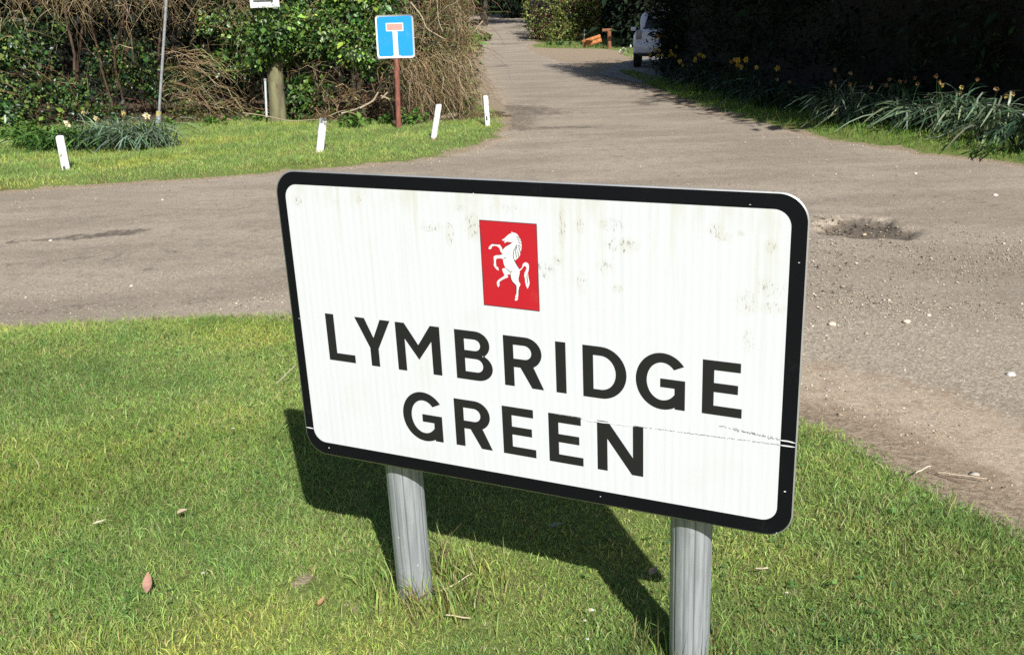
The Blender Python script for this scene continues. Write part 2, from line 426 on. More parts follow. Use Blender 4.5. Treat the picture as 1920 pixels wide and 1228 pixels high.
RO = mk('road', V, upward(V, Fc), M_ROAD, smooth=True, pattr={'edge': (1 - sstep(D[u], 0, .30)) * (V[:, 1] < 5.5) * sstep(V[:, 0], .2, 1), 'gravel': gravel_mask(V[:, 0], V[:, 1], D[u]), 'dark': dark_mask(V[:, 0], V[:, 1], D[u]), 'soil': rsoil_mask(V[:, 0], V[:, 1], D[u])})
tag(RO, kind='structure')

# ---- concrete drive the car stands on
dp = smooth_poly(np.array(L_([(1112, 139), (1150, 125), (1196, 110), (1250, 104), (1275, 122), (1240, 150), (1200, 158), (1165, 150)])), 2)
tri = tessellate_polygon([[Vector((a, b, 0)) for a, b in dp]])
V = np.array([[a, b, float(rise(a, b)) + .008] for a, b in dp])
DR = mk('driveway', V, upward(V, np.array(tri)), simple('drive_concrete', (.25, .235, .21), .9, scale=3, var=.4)); tag(DR, kind='structure')

# ---- loose stones on the road
def stones(name, cx, cy, size, label, cols, zoff=0., flat=.42):
    n = len(cx)
    o6 = np.array([[1, 0, 0], [-1, 0, 0], [0, 1, 0], [0, -1, 0], [0, 0, 1], [0, 0, -1]], float)
    f8 = np.array([[0, 2, 4], [2, 1, 4], [1, 3, 4], [3, 0, 4], [2, 0, 5], [1, 2, 5], [3, 1, 5], [0, 3, 5]])
    v = o6[None] * (1 + .3 * rng.normal(size=(n, 6, 1))) * size[:, None, None] * np.array([1, 1, flat])
    a = rng.uniform(0, 6.28, n); ca, sa = np.cos(a)[:, None], np.sin(a)[:, None]
    v = np.stack([v[..., 0] * ca - v[..., 1] * sa * .7, v[..., 0] * sa + v[..., 1] * ca * .7, v[..., 2]], -1)
    zb = rise(cx, cy) - .055 * pot(cx, cy) + zoff
    v += np.stack([cx, cy, zb + size * flat * .35], -1)[:, None]
    F = (f8[None] + np.arange(n)[:, None, None] * 6).reshape(-1, 3)
    c = np.repeat(pal(n, cols, None, .25, .02), 8, 0)
    o = mk(name, v.reshape(-1, 3), F, M_STONE, col=c); return tag(o, label, 'gravel', kind='stuff')
M_STONE = foliage_mat('loose_stone', .85, .2, 0)
N = 260000; U_ = rng.uniform
sx = rng.uniform(-5, 6.5, N); sy = rng.uniform(2.2, 13, N)
sd = edge_dist(sx, sy); si = inside(sx, sy, RS)
gmk = gravel_mask(sx, sy, sd) - .5 * pot(sx, sy)
clus = .5 + .5 * np.sin(2.1 * sx + 1.3 * np.sin(1.7 * sy)) * np.sin(2.7 * sy + sx)
keep = si & (rng.uniform(size=N) < (.05 + .12 * clus + .8 * np.clip(gmk, 0, 1) ** 1.5 + .35 * (1 - sstep(sd, 0, .2))))
keep |= (sd < np.where(si, .75, .3)) & (sx > .6) & (sy < 5) & (rng.uniform(size=N) < .4)
sx, sy = sx[keep], sy[keep]
ex = np.concatenate([U_(.7, 4.6, 110000), U_(-3.6, -.6, 40000)]); ey = np.concatenate([U_(3., 6.4, 110000), U_(4.9, 6.6, 40000)]); ed = edge_dist(ex, ey)
ek = inside(ex, ey, RS) & (U_(0, 1, 150000) < .85 * np.clip(gravel_mask(ex, ey, ed) + .18 * np.sin(5 * ex + 2 * np.sin(4 * ey)), 0, 1) ** 1.7) & (pot(ex, ey) < .2)
sx = np.concatenate([sx, ex[ek]]); sy = np.concatenate([sy, ey[ek]])
ssz = .0021 * rng.lognormal(0, .55, len(sx)) * (1 + .06 * sy)
bx_, by_ = U_(-5, 4.5, 9000), U_(2.2, 9, 9000); bd = edge_dist(bx_, by_); bk = inside(bx_, by_, RS) & (rng.uniform(size=9000) < .02 + .5 * np.clip(gravel_mask(bx_, by_, bd), 0, 1) ** 2 * (bx_ > .5) + .05 * (bd < .3)) & (pot(bx_, by_) < .2)
sx = np.concatenate([sx, bx_[bk]]); sy = np.concatenate([sy, by_[bk]]); ssz = np.concatenate([ssz, .0055 * rng.lognormal(0, .35, bk.sum())])
stones('gravel', sx, sy, np.clip(ssz, .0015, .02), 'loose pale flint gravel scattered over the worn tarmac', [(.30, .25, .19), (.44, .38, .30), (.20, .165, .13), (.34, .27, .18), (.46, .41, .33), (.15, .125, .10)])
pr, pa = .34 * np.sqrt(U_(0, 1, 260)), U_(0, 6.28, 260)
stones('gravel', POT[0] - .05 + pr * np.cos(pa), POT[1] + .02 + 1.1 * pr * np.sin(pa), .0075 * rng.lognormal(0, .45, 260), 'broken brown and buff stones lying in the pothole', [(.17, .12, .08), (.10, .075, .055), (.30, .23, .15), (.07, .052, .04), (.20, .145, .095), (.12, .09, .065)])

# ------------------------------------------------------------------ the village name sign
S_O = np.array([-.49262710, 2.0960641, -.28628475 + EYE])
S_X = norm(np.array([.90555109, -.42423178, -.00215134])); S_D = norm(np.array([.01596721, .0387577, -.99912106]))
S_D = norm(S_D - S_X * (S_X @ S_D)); S_N = np.cross(S_D, S_X)       # towards the viewer
if S_N[1] > 0: S_N = -S_N
SW, SH = 1.100, .659
def sp(u, v, n=0.):
    """sign plane in millimetres -> world"""
    u = np.asarray(u, float) / 1000; v = np.asarray(v, float) / 1000
    return S_O + u[..., None] * S_X + v[..., None] * S_D + np.asarray(n)[..., None] * S_N
def facing(V, T):
    T = np.array(T); a, b, c = V[T[:, 0]], V[T[:, 1]], V[T[:, 2]]
    flip = (np.cross(b - a, c - a) @ S_N) < 0; T[flip] = T[flip][:, ::-1]; return T
def flat(loops):
    """loops of sign-plane points -> flattened points and triangles"""
    t = tessellate_polygon([[Vector((float(a), float(b), 0)) for a, b in l] for l in loops])
    return np.concatenate([np.array(l, float) for l in loops]), [tuple(x) for x in t]
def rrect(x0, y0, x1, y1, r, k=10):
    o = []
    for cx_, cy_, a0 in ((x1 - r, y0 + r, -90), (x1 - r, y1 - r, 0), (x0 + r, y1 - r, 90), (x0 + r, y0 + r, 180)):
        for i in range(k + 1):
            a = R_(a0 + 90 * i / k); o.append((cx_ + r * math.cos(a), cy_ + r * math.sin(a)))
    return o
def arc(cx_, cy_, rx, ry, a0, a1, k=14):
    return [(cx_ + rx * math.cos(R_(a0 + (a1 - a0) * i / k)), cy_ - ry * math.sin(R_(a0 + (a1 - a0) * i / k))) for i in range(k + 1)]
foot = sp(330, 1390); foot[2] = 0
SIGN = thing('village_sign', 'large white name board with black border and red horse crest on two grey posts', 'road sign', (float(foot[0]), float(foot[1]), 0))

# plate (a rounded 3 mm sheet) and the layers of film on it
ol = np.array(rrect(0, 0, 1100, 659, 52, 12)); n = len(ol)
Vf, Vb = sp(ol[:, 0], ol[:, 1], 0.), sp(ol[:, 0], ol[:, 1], -.003)
_, tr = flat([ol]); tr = np.array(tr)
V = np.concatenate([Vf, Vb]); i = np.arange(n); j = (i + 1) % n
t1 = facing(V, tr); t2 = facing(V, tr)[:, ::-1] + n
sideq = np.stack([i, j, j + n, i + n], 1)
cc = V[:n].mean(0); q = V[sideq]; nn = np.cross(q[:, 1] - q[:, 0], q[:, 2] - q[:, 1]); bad = ((q.mean(1) - cc) * nn).sum(1) < 0
sideq[bad] = sideq[bad][:, ::-1]
M_ALU = simple('mill_aluminium', (.62, .62, .60), .45, .75, var=.2, scale=12)
mk('plate', V, [np.concatenate([t1, t2]), sideq], M_ALU, SIGN)

def film(name, loops, n, mat_, parent=SIGN, sub_=True):
    pv, t = flat(loops); V = sp(pv[:, 0], pv[:, 1], n)
    return mk(name, V, facing(V, t), mat_, parent, uv=np.stack([pv[:, 0] / 1000, pv[:, 1] / 1000, pv[:, 0] * 0], 1))
# white sheeting with algae stains and the faint stripes of the prism film
m, nt, bs, out = mat('white_sheeting'); pv = attr(nt, 'plan').outputs['Vector']
spx = nd(nt, 'ShaderNodeSeparateXYZ', {0: pv})
st = None
for (a, b, rx, ry, w) in [(370, 101, 35, 14, .75), (412, 112, 12, 30, .9), (462, 96, 26, 34, .9), (612, 172, 26, 22, 1), (652, 85, 10, 45, .85), (690, 80, 16, 20, .7), (750, 75, 28, 16, 1), (768, 112, 40, 18, .95),
                       (640, 150, 14, 12, .8), (690, 190, 14, 30, .7), (735, 155, 22, 20, .65), (760, 195, 14, 10, .8), (940, 70, 20, 14, .8), (955, 84, 20, 10, .9), (985, 75, 10, 8, .7), (1037, 95, 14, 16, .7), (1040, 170, 34, 26, .62), (1000, 200, 30, 30, .6), (1045, 205, 28, 14, .7), (1005, 275, 14, 34, .6),
                       (54, 66, 12, 16, .8), (205, 55, 8, 10, .7), (150, 62, 6, 8, .7), (540, 55, 60, 14, .5), (440, 60, 18, 10, .6), (330, 410, 40, 60, .3), (150, 500, 80, 60, .3)]:
    dx = mth(nt, 'DIVIDE', mth(nt, 'SUBTRACT', spx.outputs[0], a / 1000), rx / 1000); dy = mth(nt, 'DIVIDE', mth(nt, 'SUBTRACT', spx.outputs[1], b / 1000), ry / 1000)
    g_ = mth(nt, 'MULTIPLY', ramp(nt, mth(nt, 'ADD', mth(nt, 'MULTIPLY', dx, dx), mth(nt, 'MULTIPLY', dy, dy)), 1.3, 0), w)
    st = g_ if st is None else mth(nt, 'MAXIMUM', st, g_)
ns = noise(nt, scalev(nt, pv, (1, .3, 1)), 230, 5, .8); nb = noise(nt, scalev(nt, pv, (1, .3, 1)), 26, 3)
sk = mth(nt, 'MULTIPLY', ramp(nt, noise(nt, scalev(nt, pv, (1, .06, 1)), 55, 4, .6), .52, .72), ramp(nt, spx.outputs[1], .30, .03))
speck = mth(nt, 'MULTIPLY', ramp(nt, ns, .535, .63), ramp(nt, mth(nt, 'ADD', st, mth(nt, 'MULTIPLY', nb, .35)), .42, 1.0))
halo = mth(nt, 'MULTIPLY', st, mth(nt, 'MULTIPLY', ramp(nt, nb, .3, .7), .38))
wave = nd(nt, 'ShaderNodeTexWave', {'Vector': pv, 'Scale': 19., 'Distortion': .6, 'Detail': 1.}, bands_direction='X').outputs['Fac']
stripe = noise(nt, scalev(nt, pv, (1, .02, 1)), 120, 3)
c = mixc(nt, wave, (.625, .63, .645), (.60, .607, .624))
c = mixc(nt, mth(nt, 'MULTIPLY', ramp(nt, stripe, .5, .7), .5), c, (.55, .57, .58))
grime = noise(nt, pv, 5, 5, .6)
c = mixc(nt, mth(nt, 'MULTIPLY', ramp(nt, grime, .52, .75), .35), c, (.55, .545, .50))
edge_g = mth(nt, 'MULTIPLY', ramp(nt, spx.outputs[1], .09, .028), mth(nt, 'MULTIPLY', ramp(nt, nb, .4, .65), .3))
c = mixc(nt, edge_g, c, (.46, .43, .28))
c = mixc(nt, mth(nt, 'MULTIPLY', sk, .45), c, (.52, .49, .37))
c = mixc(nt, halo, c, (.50, .45, .31))
c = mixc(nt, mth(nt, 'MULTIPLY', speck, .95), c, (.15, .115, .045))
hexv = nd(nt, 'ShaderNodeTexVoronoi', {'Vector': pv, 'Scale': 260., 'Randomness': .15}, feature='F1').outputs['Distance']
c = mixc(nt, mth(nt, 'MULTIPLY', ramp(nt, hexv, .25, .5), .12), c, (.47, .50, .54))
nt.links.new(c, bs.inputs['Base Color']); bs.inputs['Roughness'].default_value = .35; bs.inputs['Specular IOR Level'].default_value = .4
M_SHEET = m
def vinyl(name, c, dust, rough=.4, spec=.35):
    m, nt, bs, out = mat(name); pv = attr(nt, 'plan').outputs['Vector']
    a = noise(nt, pv, 420, 3, .8); b = noise(nt, pv, 14, 5, .65)
    k = mixc(nt, mth(nt, 'MULTIPLY', ramp(nt, a, .56, .7), mth(nt, 'MULTIPLY', ramp(nt, b, .35, .75), .7)), c, dust)
    k = mixc(nt, mth(nt, 'MULTIPLY', ramp(nt, b, .6, .85), .35), k, dust)
    nt.links.new(k, bs.inputs['Base Color']); bs.inputs['Roughness'].default_value = rough; bs.inputs['Specular IOR Level'].default_value = spec
    return m
M_BLACK = vinyl('black_vinyl', (.004, .004, .006), (.045, .042, .038), .42, .18)
M_LETTER = vinyl('letter_vinyl', (.013, .0125, .0125), (.06, .053, .046), .5)
M_RED = vinyl('red_vinyl', (.44, .012, .022), (.52, .08, .065), .45)
M_WFILM = simple('white_film', (.70, .70, .70), .4, var=.06)
M_LINE = simple('black_line', (.03, .022, .022), .5)
inner = rrect(23, 29.5, 1070.5, 627.5, 30, 10)
film('face', [inner], .0004, M_SHEET)
film('border', [rrect(2.6, 2.6, 1097.4, 656.4, 49.5, 12), inner], .0007, M_BLACK)
# crest
CREST = film('crest', [[(480, 80.6), (600.8, 81.6), (600.4, 255.5), (480, 254)]], .0008, M_RED)
HORSE = [(547.3,102.8),(548.3,99.1),(550.1,101.6),(553.6,101.3),(557.0,102.5),(559.7,104.1),(561.9,107.3),(564.8,111.5),(566.5,115.0),(567.5,119.3),(567.9,125.1),(567.8,129.5),(566.2,135.5),(564.6,140.0),(564.0,144.4),(562.0,147.5),(559.9,150.3),(556.6,153.5),(552.9,156.3),(551.7,158.3),(553.9,161.5),(556.8,165.7),(559.4,169.9),(560.5,174.2),(564.4,171.8),(567.3,168.6),(568.2,164.0),(570.3,160.9),(573.5,158.8),(577.4,158.9),(580.4,160.9),(581.7,165.2),(581.2,170.4),(580.2,175.7),(578.7,179.1),(579.4,186.1),(580.6,193.4),(581.6,198.6),(580.6,203.9),(576.7,212.1),(573.8,206.0),(572.2,198.7),(572.1,191.9),(570.7,186.8),(571.4,180.8),(573.9,176.1),(576.1,171.5),(576.1,168.2),(573.2,166.0),(570.7,166.7),(567.5,171.4),(564.2,175.1),(560.6,177.6),(562.0,180.1),(561.6,184.6),(560.0,190.0),(558.3,193.8),(558.8,199.0),(561.8,203.3),(561.3,205.6),(559.1,209.6),(557.9,218.0),(556.8,224.9),(555.4,230.3),(555.1,235.7),(553.5,237.3),(549.8,238.6),(548.3,237.8),(549.3,233.9),(549.9,229.3),(552.5,223.8),(553.3,215.4),(552.9,207.1),(548.7,204.4),(544.9,200.2),(542.4,195.2),(541.9,189.2),(542.1,185.6),(536.9,185.9),(534.5,186.4),(536.2,191.2),(534.2,192.9),(526.8,196.1),(521.9,199.2),(517.7,202.2),(516.0,204.2),(517.0,207.2),(515.6,211.9),(513.8,214.3),(512.0,211.4),(510.6,206.2),(511.6,203.1),(514.7,199.0),(520.5,194.8),(526.3,190.9),(528.8,188.4),(526.6,184.5),(524.9,180.1),(524.1,175.3),(528.0,174.2),(531.8,173.8),(529.8,170.0),(528.0,164.9),(527.1,159.8),(526.9,156.1),(524.2,154.9),(519.4,154.8),(513.8,155.6),(511.7,158.0),(511.0,163.3),(511.5,169.2),(512.2,172.9),(514.5,171.8),(517.0,178.5),(514.9,179.6),(511.8,177.5),(508.8,174.7),(505.8,169.7),(506.6,163.6),(506.6,155.4),(507.6,151.6),(510.9,149.8),(516.6,148.5),(523.0,146.7),(525.7,145.2),(524.8,143.7),(523.3,142.2),(521.5,137.9),(519.8,133.6),(515.9,130.9),(509.6,130.2),(504.7,132.0),(503.3,135.5),(500.8,137.9),(496.8,137.4),(497.4,134.4),(500.0,130.9),(505.0,127.2),(511.4,126.8),(517.7,127.4),(521.7,127.5),(523.9,130.3),(526.4,134.6),(527.3,136.6),(529.3,133.7),(532.6,130.5),(538.3,126.8),(543.9,123.8),(548.8,120.9),(546.4,120.7),(540.9,120.7),(537.0,120.2),(533.0,123.1),(531.4,122.5),(531.9,120.6),(534.7,118.9),(530.8,119.2),(528.1,118.6),(526.6,116.5),(530.2,115.6),(533.5,112.8),(537.6,108.9),(542.5,104.9)]
HORSE_LINES = [[(556.4,107.6),(560.9,110.2),(566.3,111.3)],
 [(558.1,112.6),(562.3,114.9),(567.0,116.8)],
 [(559.8,117.6),(563.6,120.3),(567.8,122.2)],
 [(561.1,123.0),(564.1,126.8),(567.4,130.2)],
 [(556.8,124.4),(555.3,130.4),(551.1,137.3),(549.4,144.0),(549.7,150.7),(551.7,157.2),(556.1,165.0),(560.4,172.8)],
 [(558.0,123.6),(557.7,129.5),(555.1,136.3),(555.1,142.9),(556.1,148.0),(555.5,152.8)],
 [(559.9,133.0),(559.6,140.3),(560.9,144.7),(559.5,149.9)],
 [(561.0,125.6),(562.7,131.3),(564.4,137.1),(564.2,141.5)],
 [(499.9,133.1),(503.9,133.2)],
 [(511.2,173.7),(513.7,172.0)],
 [(526.4,134.6),(526.0,142.8)],
 [(527.3,155.7),(531.4,152.8),(535.5,151.1)],
 [(517.7,127.1),(511.4,126.5),(505.0,126.8)],
 [(527.5,136.7),(532.6,130.5),(543.9,123.8),(550.0,119.4)],
 [(547.3,102.8),(547.4,105.7)],
 [(542.7,108.5),(545.0,109.2)],
 [(531.9,120.2),(534.8,118.6)],
 [(506.6,155.4),(506.6,163.6),(505.8,169.7)],
 [(516.6,148.5),(523.0,146.7),(528.3,144.7)],
 [(531.8,173.8),(537.3,177.6),(541.5,181.4),(543.9,180.0),(545.9,177.3)],
 [(542.3,181.7),(541.5,189.2),(542.7,195.9),(545.7,200.9),(552.9,207.1),(552.8,215.4),(552.6,223.0)],
 [(510.6,206.8),(516.7,206.3)],
 [(548.9,232.8),(555.3,232.2)],
 [(578.1,180.3),(576.6,187.8),(577.4,195.2),(577.5,201.9)],
 [(559.1,209.6),(557.9,218.0),(556.8,224.9)],
 [(517.7,202.2),(526.8,196.3)],
 [(562.0,180.1),(561.6,184.6),(560.0,190.0),(558.3,193.8)]]

film('horse', [HORSE], .0012, M_WFILM, CREST)
def strip(lines, w, n, name, mat_, parent, taper=True):
    Vs, Fs, k = [], [], 0
    for l in lines:
        p_ = np.array(l, float)
        t_ = norm(np.gradient(p_, axis=0)); nn = np.stack([-t_[:, 1], t_[:, 0]], 1)
        ww = np.full(len(p_), w)
        if taper: ww[[0, -1]] *= .35
        Vs.append(np.concatenate([p_ + nn * ww[:, None] / 2, p_ - nn * ww[:, None] / 2]))
        m_ = len(p_); i_ = np.arange(m_ - 1)
        Fs.append(np.stack([i_, i_ + 1, i_ + 1 + m_, i_ + m_], 1) + k); k += 2 * m_
    pv = np.concatenate(Vs); F = np.concatenate(Fs); V = sp(pv[:, 0], pv[:, 1], n)
    q = V[F]; bad = (np.cross(q[:, 1] - q[:, 0], q[:, 2] - q[:, 0]) @ S_N) < 0; F[bad] = F[bad][:, ::-1]
    return mk(name, V, F, mat_, parent, uv=np.stack([pv[:, 0] / 1000, pv[:, 1] / 1000, pv[:, 0] * 0], 1))
strip(HORSE_LINES, 1.3, .0015, 'horse_outline', M_LINE, CREST)
strip([[(480, 80.9), (540, 81.4), (600.6, 81.9)], [(480.4, 81), (480.4, 170), (480.4, 254)], [(480, 253.6), (540, 254.4), (600.4, 255.2)], [(600.5, 82), (600.3, 170), (600.2, 255)]], 1.2, .0011, 'crest_keyline', M_LINE, CREST, False)

# letters
def gl(ch):
    Hh, s = 108, 21.5
    if ch == 'L': return 68, [[(0, 0), (s, 0), (s, 90), (68, 90), (68, Hh), (0, Hh)]]
    if ch == 'I': return 21.5, [[(0, 0), (s, 0), (s, Hh), (0, Hh)]]
    if ch == 'Y': return 88, [[(0, 0), (24.5, 0), (44, 43), (63.5, 0), (88, 0), (54.5, 67), (54.5, Hh), (33.5, Hh), (33.5, 67)]]
    if ch == 'M': return 106, [[(0, 0), (22, 0), (53, 46), (84, 0), (106, 0), (106, Hh), (85, Hh), (85, 35), (53, 79), (21, 35), (21, Hh), (0, Hh)]]
    if ch == 'N': return 95, [[(0, 0), (23, 0), (74, 71), (74, 0), (95, 0), (95, Hh), (72, Hh), (21, 37), (21, Hh), (0, Hh)]]
    if ch == 'E': return 74, [[(0, 0), (70, 0), (70, 18.5), (s, 18.5), (s, 44), (66, 44), (66, 62), (s, 62), (s, 89.5), (74, 89.5), (74, Hh), (0, Hh)]]
    if ch == 'D': return 89, [[(0, 0)] + arc(37, 54, 52, 54, 90, -90, 22) + [(0, Hh)], [(s, 18.5)] + arc(37, 54, 30.5, 35.5, 90, -90, 18) + [(s, 89.5)]]
    if ch == 'B': return 84, [[(0, 0)] + arc(47, 29, 32, 29, 90, -62, 14) + arc(49, 78.5, 35, 29.5, 68, -90, 14) + [(0, Hh)],
                              [(s, 18)] + arc(45, 30.5, 13, 12.5, 90, -90, 10) + [(s, 43)], [(s, 60.5)] + arc(48, 75.2, 14.5, 14.7, 90, -90, 10) + [(s, 89.9)]]
    if ch == 'R': return 86, [[(0, 0)] + arc(48, 33, 35, 33, 90, -62, 16) + [(86, Hh), (60.5, Hh), (36, 66), (s, 66), (s, Hh), (0, Hh)],
                              [(s, 18)] + arc(46, 33, 15, 15, 90, -90, 12) + [(s, 48)]]
    if ch == 'G': return 96, [arc(52, 55, 52, 57.5, 37, 298, 34) + [(77, 109), (96, 109), (96, 49), (48, 49), (48, 66.5), (76, 66.5), (76, 78)] + arc(52, 55, 30.5, 38.5, 325, 42, 26)]
def word(txt, xs, y0, slope):
    Vs, Ts, k = [], [], 0
    for ch, x0 in zip(txt, xs):
        for_l = gl(ch)[1]
        pv, t = flat([[(x0 + a, y0 + slope * (x0 + a - xs[0]) + b) for a, b in l] for l in for_l])
        Vs.append(pv); Ts.append(np.array(t) + k); k += len(pv)
    pv = np.concatenate(Vs); V = sp(pv[:, 0], pv[:, 1], .0010)
    return mk('lettering', V, facing(V, np.concatenate(Ts)), M_LETTER, SIGN, uv=np.stack([pv[:, 0] / 1000, pv[:, 1] / 1000, pv[:, 0] * 0], 1))
word('LYMBRIDGE', [90.5, 166, 266.8, 407.6, 518, 631, 688, 795.6, 924.3], 310.6, .0068)
word('GREEN', [268, 395.5, 507.4, 611, 715.4], 467.6, .0065)
# cracks in the film
def crack(x0, y0, x1, y1, jit, k):
    t = np.linspace(0, 1, k); return [(x0 + (x1 - x0) * a, y0 + (y1 - y0) * a + rng.normal() * jit) for a in t]
for l_ in [crack(690, 474.5, 792, 471.8, .5, 14), crack(1069, 466.5, 1097, 467.1, .3, 5), crack(1069, 455.5, 1097.5, 458.5, .6, 6), crack(2.5, 596.5, 24, 597, .2, 4)]: strip([l_], 2.6, .0014, 'film_tear', M_WFILM, SIGN)
M_TEAR = simple('tear_grime', (.22, .21, .19), .8, var=.5, scale=90)
def dashes(x0, y0, x1, y1, n, jit, dens):
    o = []
    for i_ in range(n):
        if rng.uniform() > dens: continue
        a = i_ / n; b = a + rng.uniform(.4, 1.3) / n
        o.append(crack(x0 + (x1 - x0) * a, y0 + (y1 - y0) * a + rng.normal() * jit, x0 + (x1 - x0) * b, y0 + (y1 - y0) * b + rng.normal() * jit, .3, 4))
    return o
strip(dashes(792, 471.8, 1069, 466.3, 90, .5, .85) + dashes(700, 475.5, 792, 473, 40, .4, .35), 1.1, .0012, 'crack', M_TEAR, SIGN)
strip(dashes(955, 445, 1069, 455, 60, 1.6, .75) + dashes(985, 449, 1069, 457, 40, 1.4, .6) + dashes(610, 470, 690, 473, 24, .3, .4), .9, .0012, 'crack', M_TEAR, SIGN)
# chips on the border
CH = [(1000, 24, 3, 1), (1083, 200, 1.5, 5), (1086, 120, 3, 1.2), (200, 18, 2, 2), (20, 330, 2, 2), (1085, 300, 2, 2), (1083, 560, 4, 2), (40, 648, 5, 4), (60, 640, 3, 3), (30, 640, 4, 3), (1072, 650, 2, 2), (900, 640, 2, 2), (470, 30, 3, 3), (1084, 420, 1.5, 4), (720, 640, 3, 2), (300, 14, 2, 1)]
loops = []
for a, b, rx, ry in CH[::2]: loops.append([(a + rx * .6 * math.cos(t) * rng.uniform(.6, 1.2), b + ry * .6 * math.sin(t) * rng.uniform(.6, 1.2)) for t in np.linspace(0, 6.28, 7)[:-1]])
Vs, Ts, k = [], [], 0
for l in loops:
    pv, t = flat([l]); Vs.append(pv); Ts.append(np.array(t) + k); k += len(pv)
pv = np.concatenate(Vs); V = sp(pv[:, 0], pv[:, 1], .0012); mk('paint_speck', V, facing(V, np.concatenate(Ts)), M_WFILM, SIGN)

# posts, rails and clips
m, nt, bs, out = mat('galvanised_post'); p = objco(nt)
a = noise(nt, scalev(nt, p, (1, 1, .05)), 90, 4, .6); b = noise(nt, p, 22, 4, .6); c_ = noise(nt, scalev(nt, p, (1, 1, .6)), 60, 2)
k = mixc(nt, ramp(nt, a, .35, .65), (.28, .295, .31), (.40, .42, .44))
k = mixc(nt, mth(nt, 'MULTIPLY', ramp(nt, b, .55, .75), .4), k, (.27, .27, .26))
k = mixc(nt, mth(nt, 'MULTIPLY', ramp(nt, c_, .70, .76), .7), k, (.72, .72, .72))
k = mixc(nt, attr(nt, 'groove').outputs['Fac'], k, (.09, .09, .085))
nt.links.new(k, bs.inputs['Base Color']); bs.inputs['Metallic'].default_value = .35; bs.inputs['Roughness'].default_value = .48
M_POST = m
def fluted(c0, c1, r):
    na = 120; ang = np.arange(na) / na * 2 * np.pi
    rad = np.full(na, r); grv = np.zeros(na)
    for g0 in range(0, na, 10):
        rad[g0] -= .0016; grv[g0] = .75 if g0 % 20 else .35
        grv[(g0 + 5) % na] = .25 * (g0 % 20 == 0)
    zs = np.linspace(0, 1, 6)
    ax = norm(c1 - c0); A = norm(np.cross(ax, [0, 1, 0])); B = np.cross(ax, A)
    V = np.concatenate([(c0 + (c1 - c0) * t) + rad[:, None] * (A * np.cos(ang)[:, None] + B * np.sin(ang)[:, None]) for t in zs])
    i = np.arange(na); j = (i + 1) % na
    F = np.concatenate([np.stack([i + k * na, j + k * na, j + (k + 1) * na, i + (k + 1) * na], 1) for k in range(5)])
    tip = len(V); V = np.concatenate([V, [c1]]); T = np.stack([i + 5 * na, j + 5 * na, np.full(na, tip)], 1)
    return V, F, T, np.concatenate([np.tile(grv, 6), [0]])
for pu, mm in ((208, 0), (889, 1)):
    top = sp(pu, 28, -.003 - .028 - .045); bot = sp(pu, 1600, -.003 - .028 - .045)
    V, F, T, gv_ = fluted(bot, top, .0425)
    mk('post', V, [T, F], M_POST, SIGN, pattr={'groove': gv_})
for v in (110, 520):
    MB_ = MB(); cxx = np.stack([S_X, S_D, S_N], 1)
    for dv, dn, sz in ((0, -.0175, (1.02, .004, .024)), (28, -.0175, (1.02, .004, .024)), (14, -.0062, (1.02, .032, .0026))):
        Vx, Fx = box((0, 0, 0), sz); MB_.add(sp(550, v + dv, dn) + Vx @ cxx.T, Fx)
    mk('rail', np.concatenate(MB_.V), np.concatenate(MB_.F[4]), M_ALU, SIGN)
    for pu in (208, 889):
        th = np.linspace(0, 2 * np.pi, 25); c0 = sp(pu, v + 14, -.076)
        PLx = np.array([[c0 + .047 * (S_X * math.cos(t) + S_N * math.sin(t)) + S_D * dz for t in th] for dz in (-.008, 0, .008)])
        Vx, Fx = tubes(PLx, .004, 5); mk('clip', Vx, Fx, M_ALU, SIGN, smooth=True)

# ------------------------------------------------------------------ dead-end sign across the road
b = at(747, 248); by = float(b[1])
ROAD = thing('dead_end_sign', 'small square blue sign with faded red bar on a rusty brown pole', 'road sign', (float(b[0]), by, 0))
topc = P(742, 60, by); base3 = np.array([b[0], by, -.2])
M_RUST = bark_mat('rusty_paint', (.15, .048, .032), (.26, .10, .068), 30)
V, F = tubes(np.array([np.linspace(base3, topc + (topc - base3) * .12, 8)]), .034, 14)
mk('pole', V, F, M_RUST, ROAD, smooth=True)
bc = P(741.5, 69, by) + np.array([0, -.045, 0]); wx = norm(P(800, 67.5, by) - P(700, 70, by)); wd = np.array([.03, .02, -1.]); wd = norm(wd - wx * (wd @ wx)); wn = np.cross(wd, wx)
if wn[1] > 0: wn = -wn
q = by / (F_PX * .955)
W2, H2 = .245, .268
def bp(u, v, n): return bc + np.asarray(u, float)[..., None] * wx + np.asarray(v, float)[..., None] * wd + n * wn
def bfilm(name, loops, n, mat_, parent):
    pv, t = flat(loops); V = bp(pv[:, 0], pv[:, 1], n); t = np.array(t)
    a, b_, c = V[t[:, 0]], V[t[:, 1]], V[t[:, 2]]; fl = (np.cross(b_ - a, c - a) @ wn) < 0; t[fl] = t[fl][:, ::-1]
    return mk(name, V, t, mat_, parent, uv=np.stack([pv[:, 0], pv[:, 1], pv[:, 0] * 0], 1))
ol = np.array(rrect(-W2, -H2, W2, H2, .045, 8)); n = len(ol); i = np.arange(n); j = (i + 1) % n
_, tr = flat([ol]); tr = np.array(tr)
V = np.concatenate([bp(ol[:, 0], ol[:, 1], 0), bp(ol[:, 0], ol[:, 1], -.012)])
PANEL = mk('panel', V, [np.concatenate([tr, tr[:, ::-1] + n]), np.stack([i, j, j + n, i + n], 1)], simple('panel_white', (.78, .78, .77), .45, var=.08), ROAD)
m, nt, bs, out = mat('faded_blue'); pv = attr(nt, 'plan').outputs['Vector']
a = noise(nt, pv, 60, 4, .7); b2 = noise(nt, scalev(nt, pv, (1, .2, 1)), 40, 3)
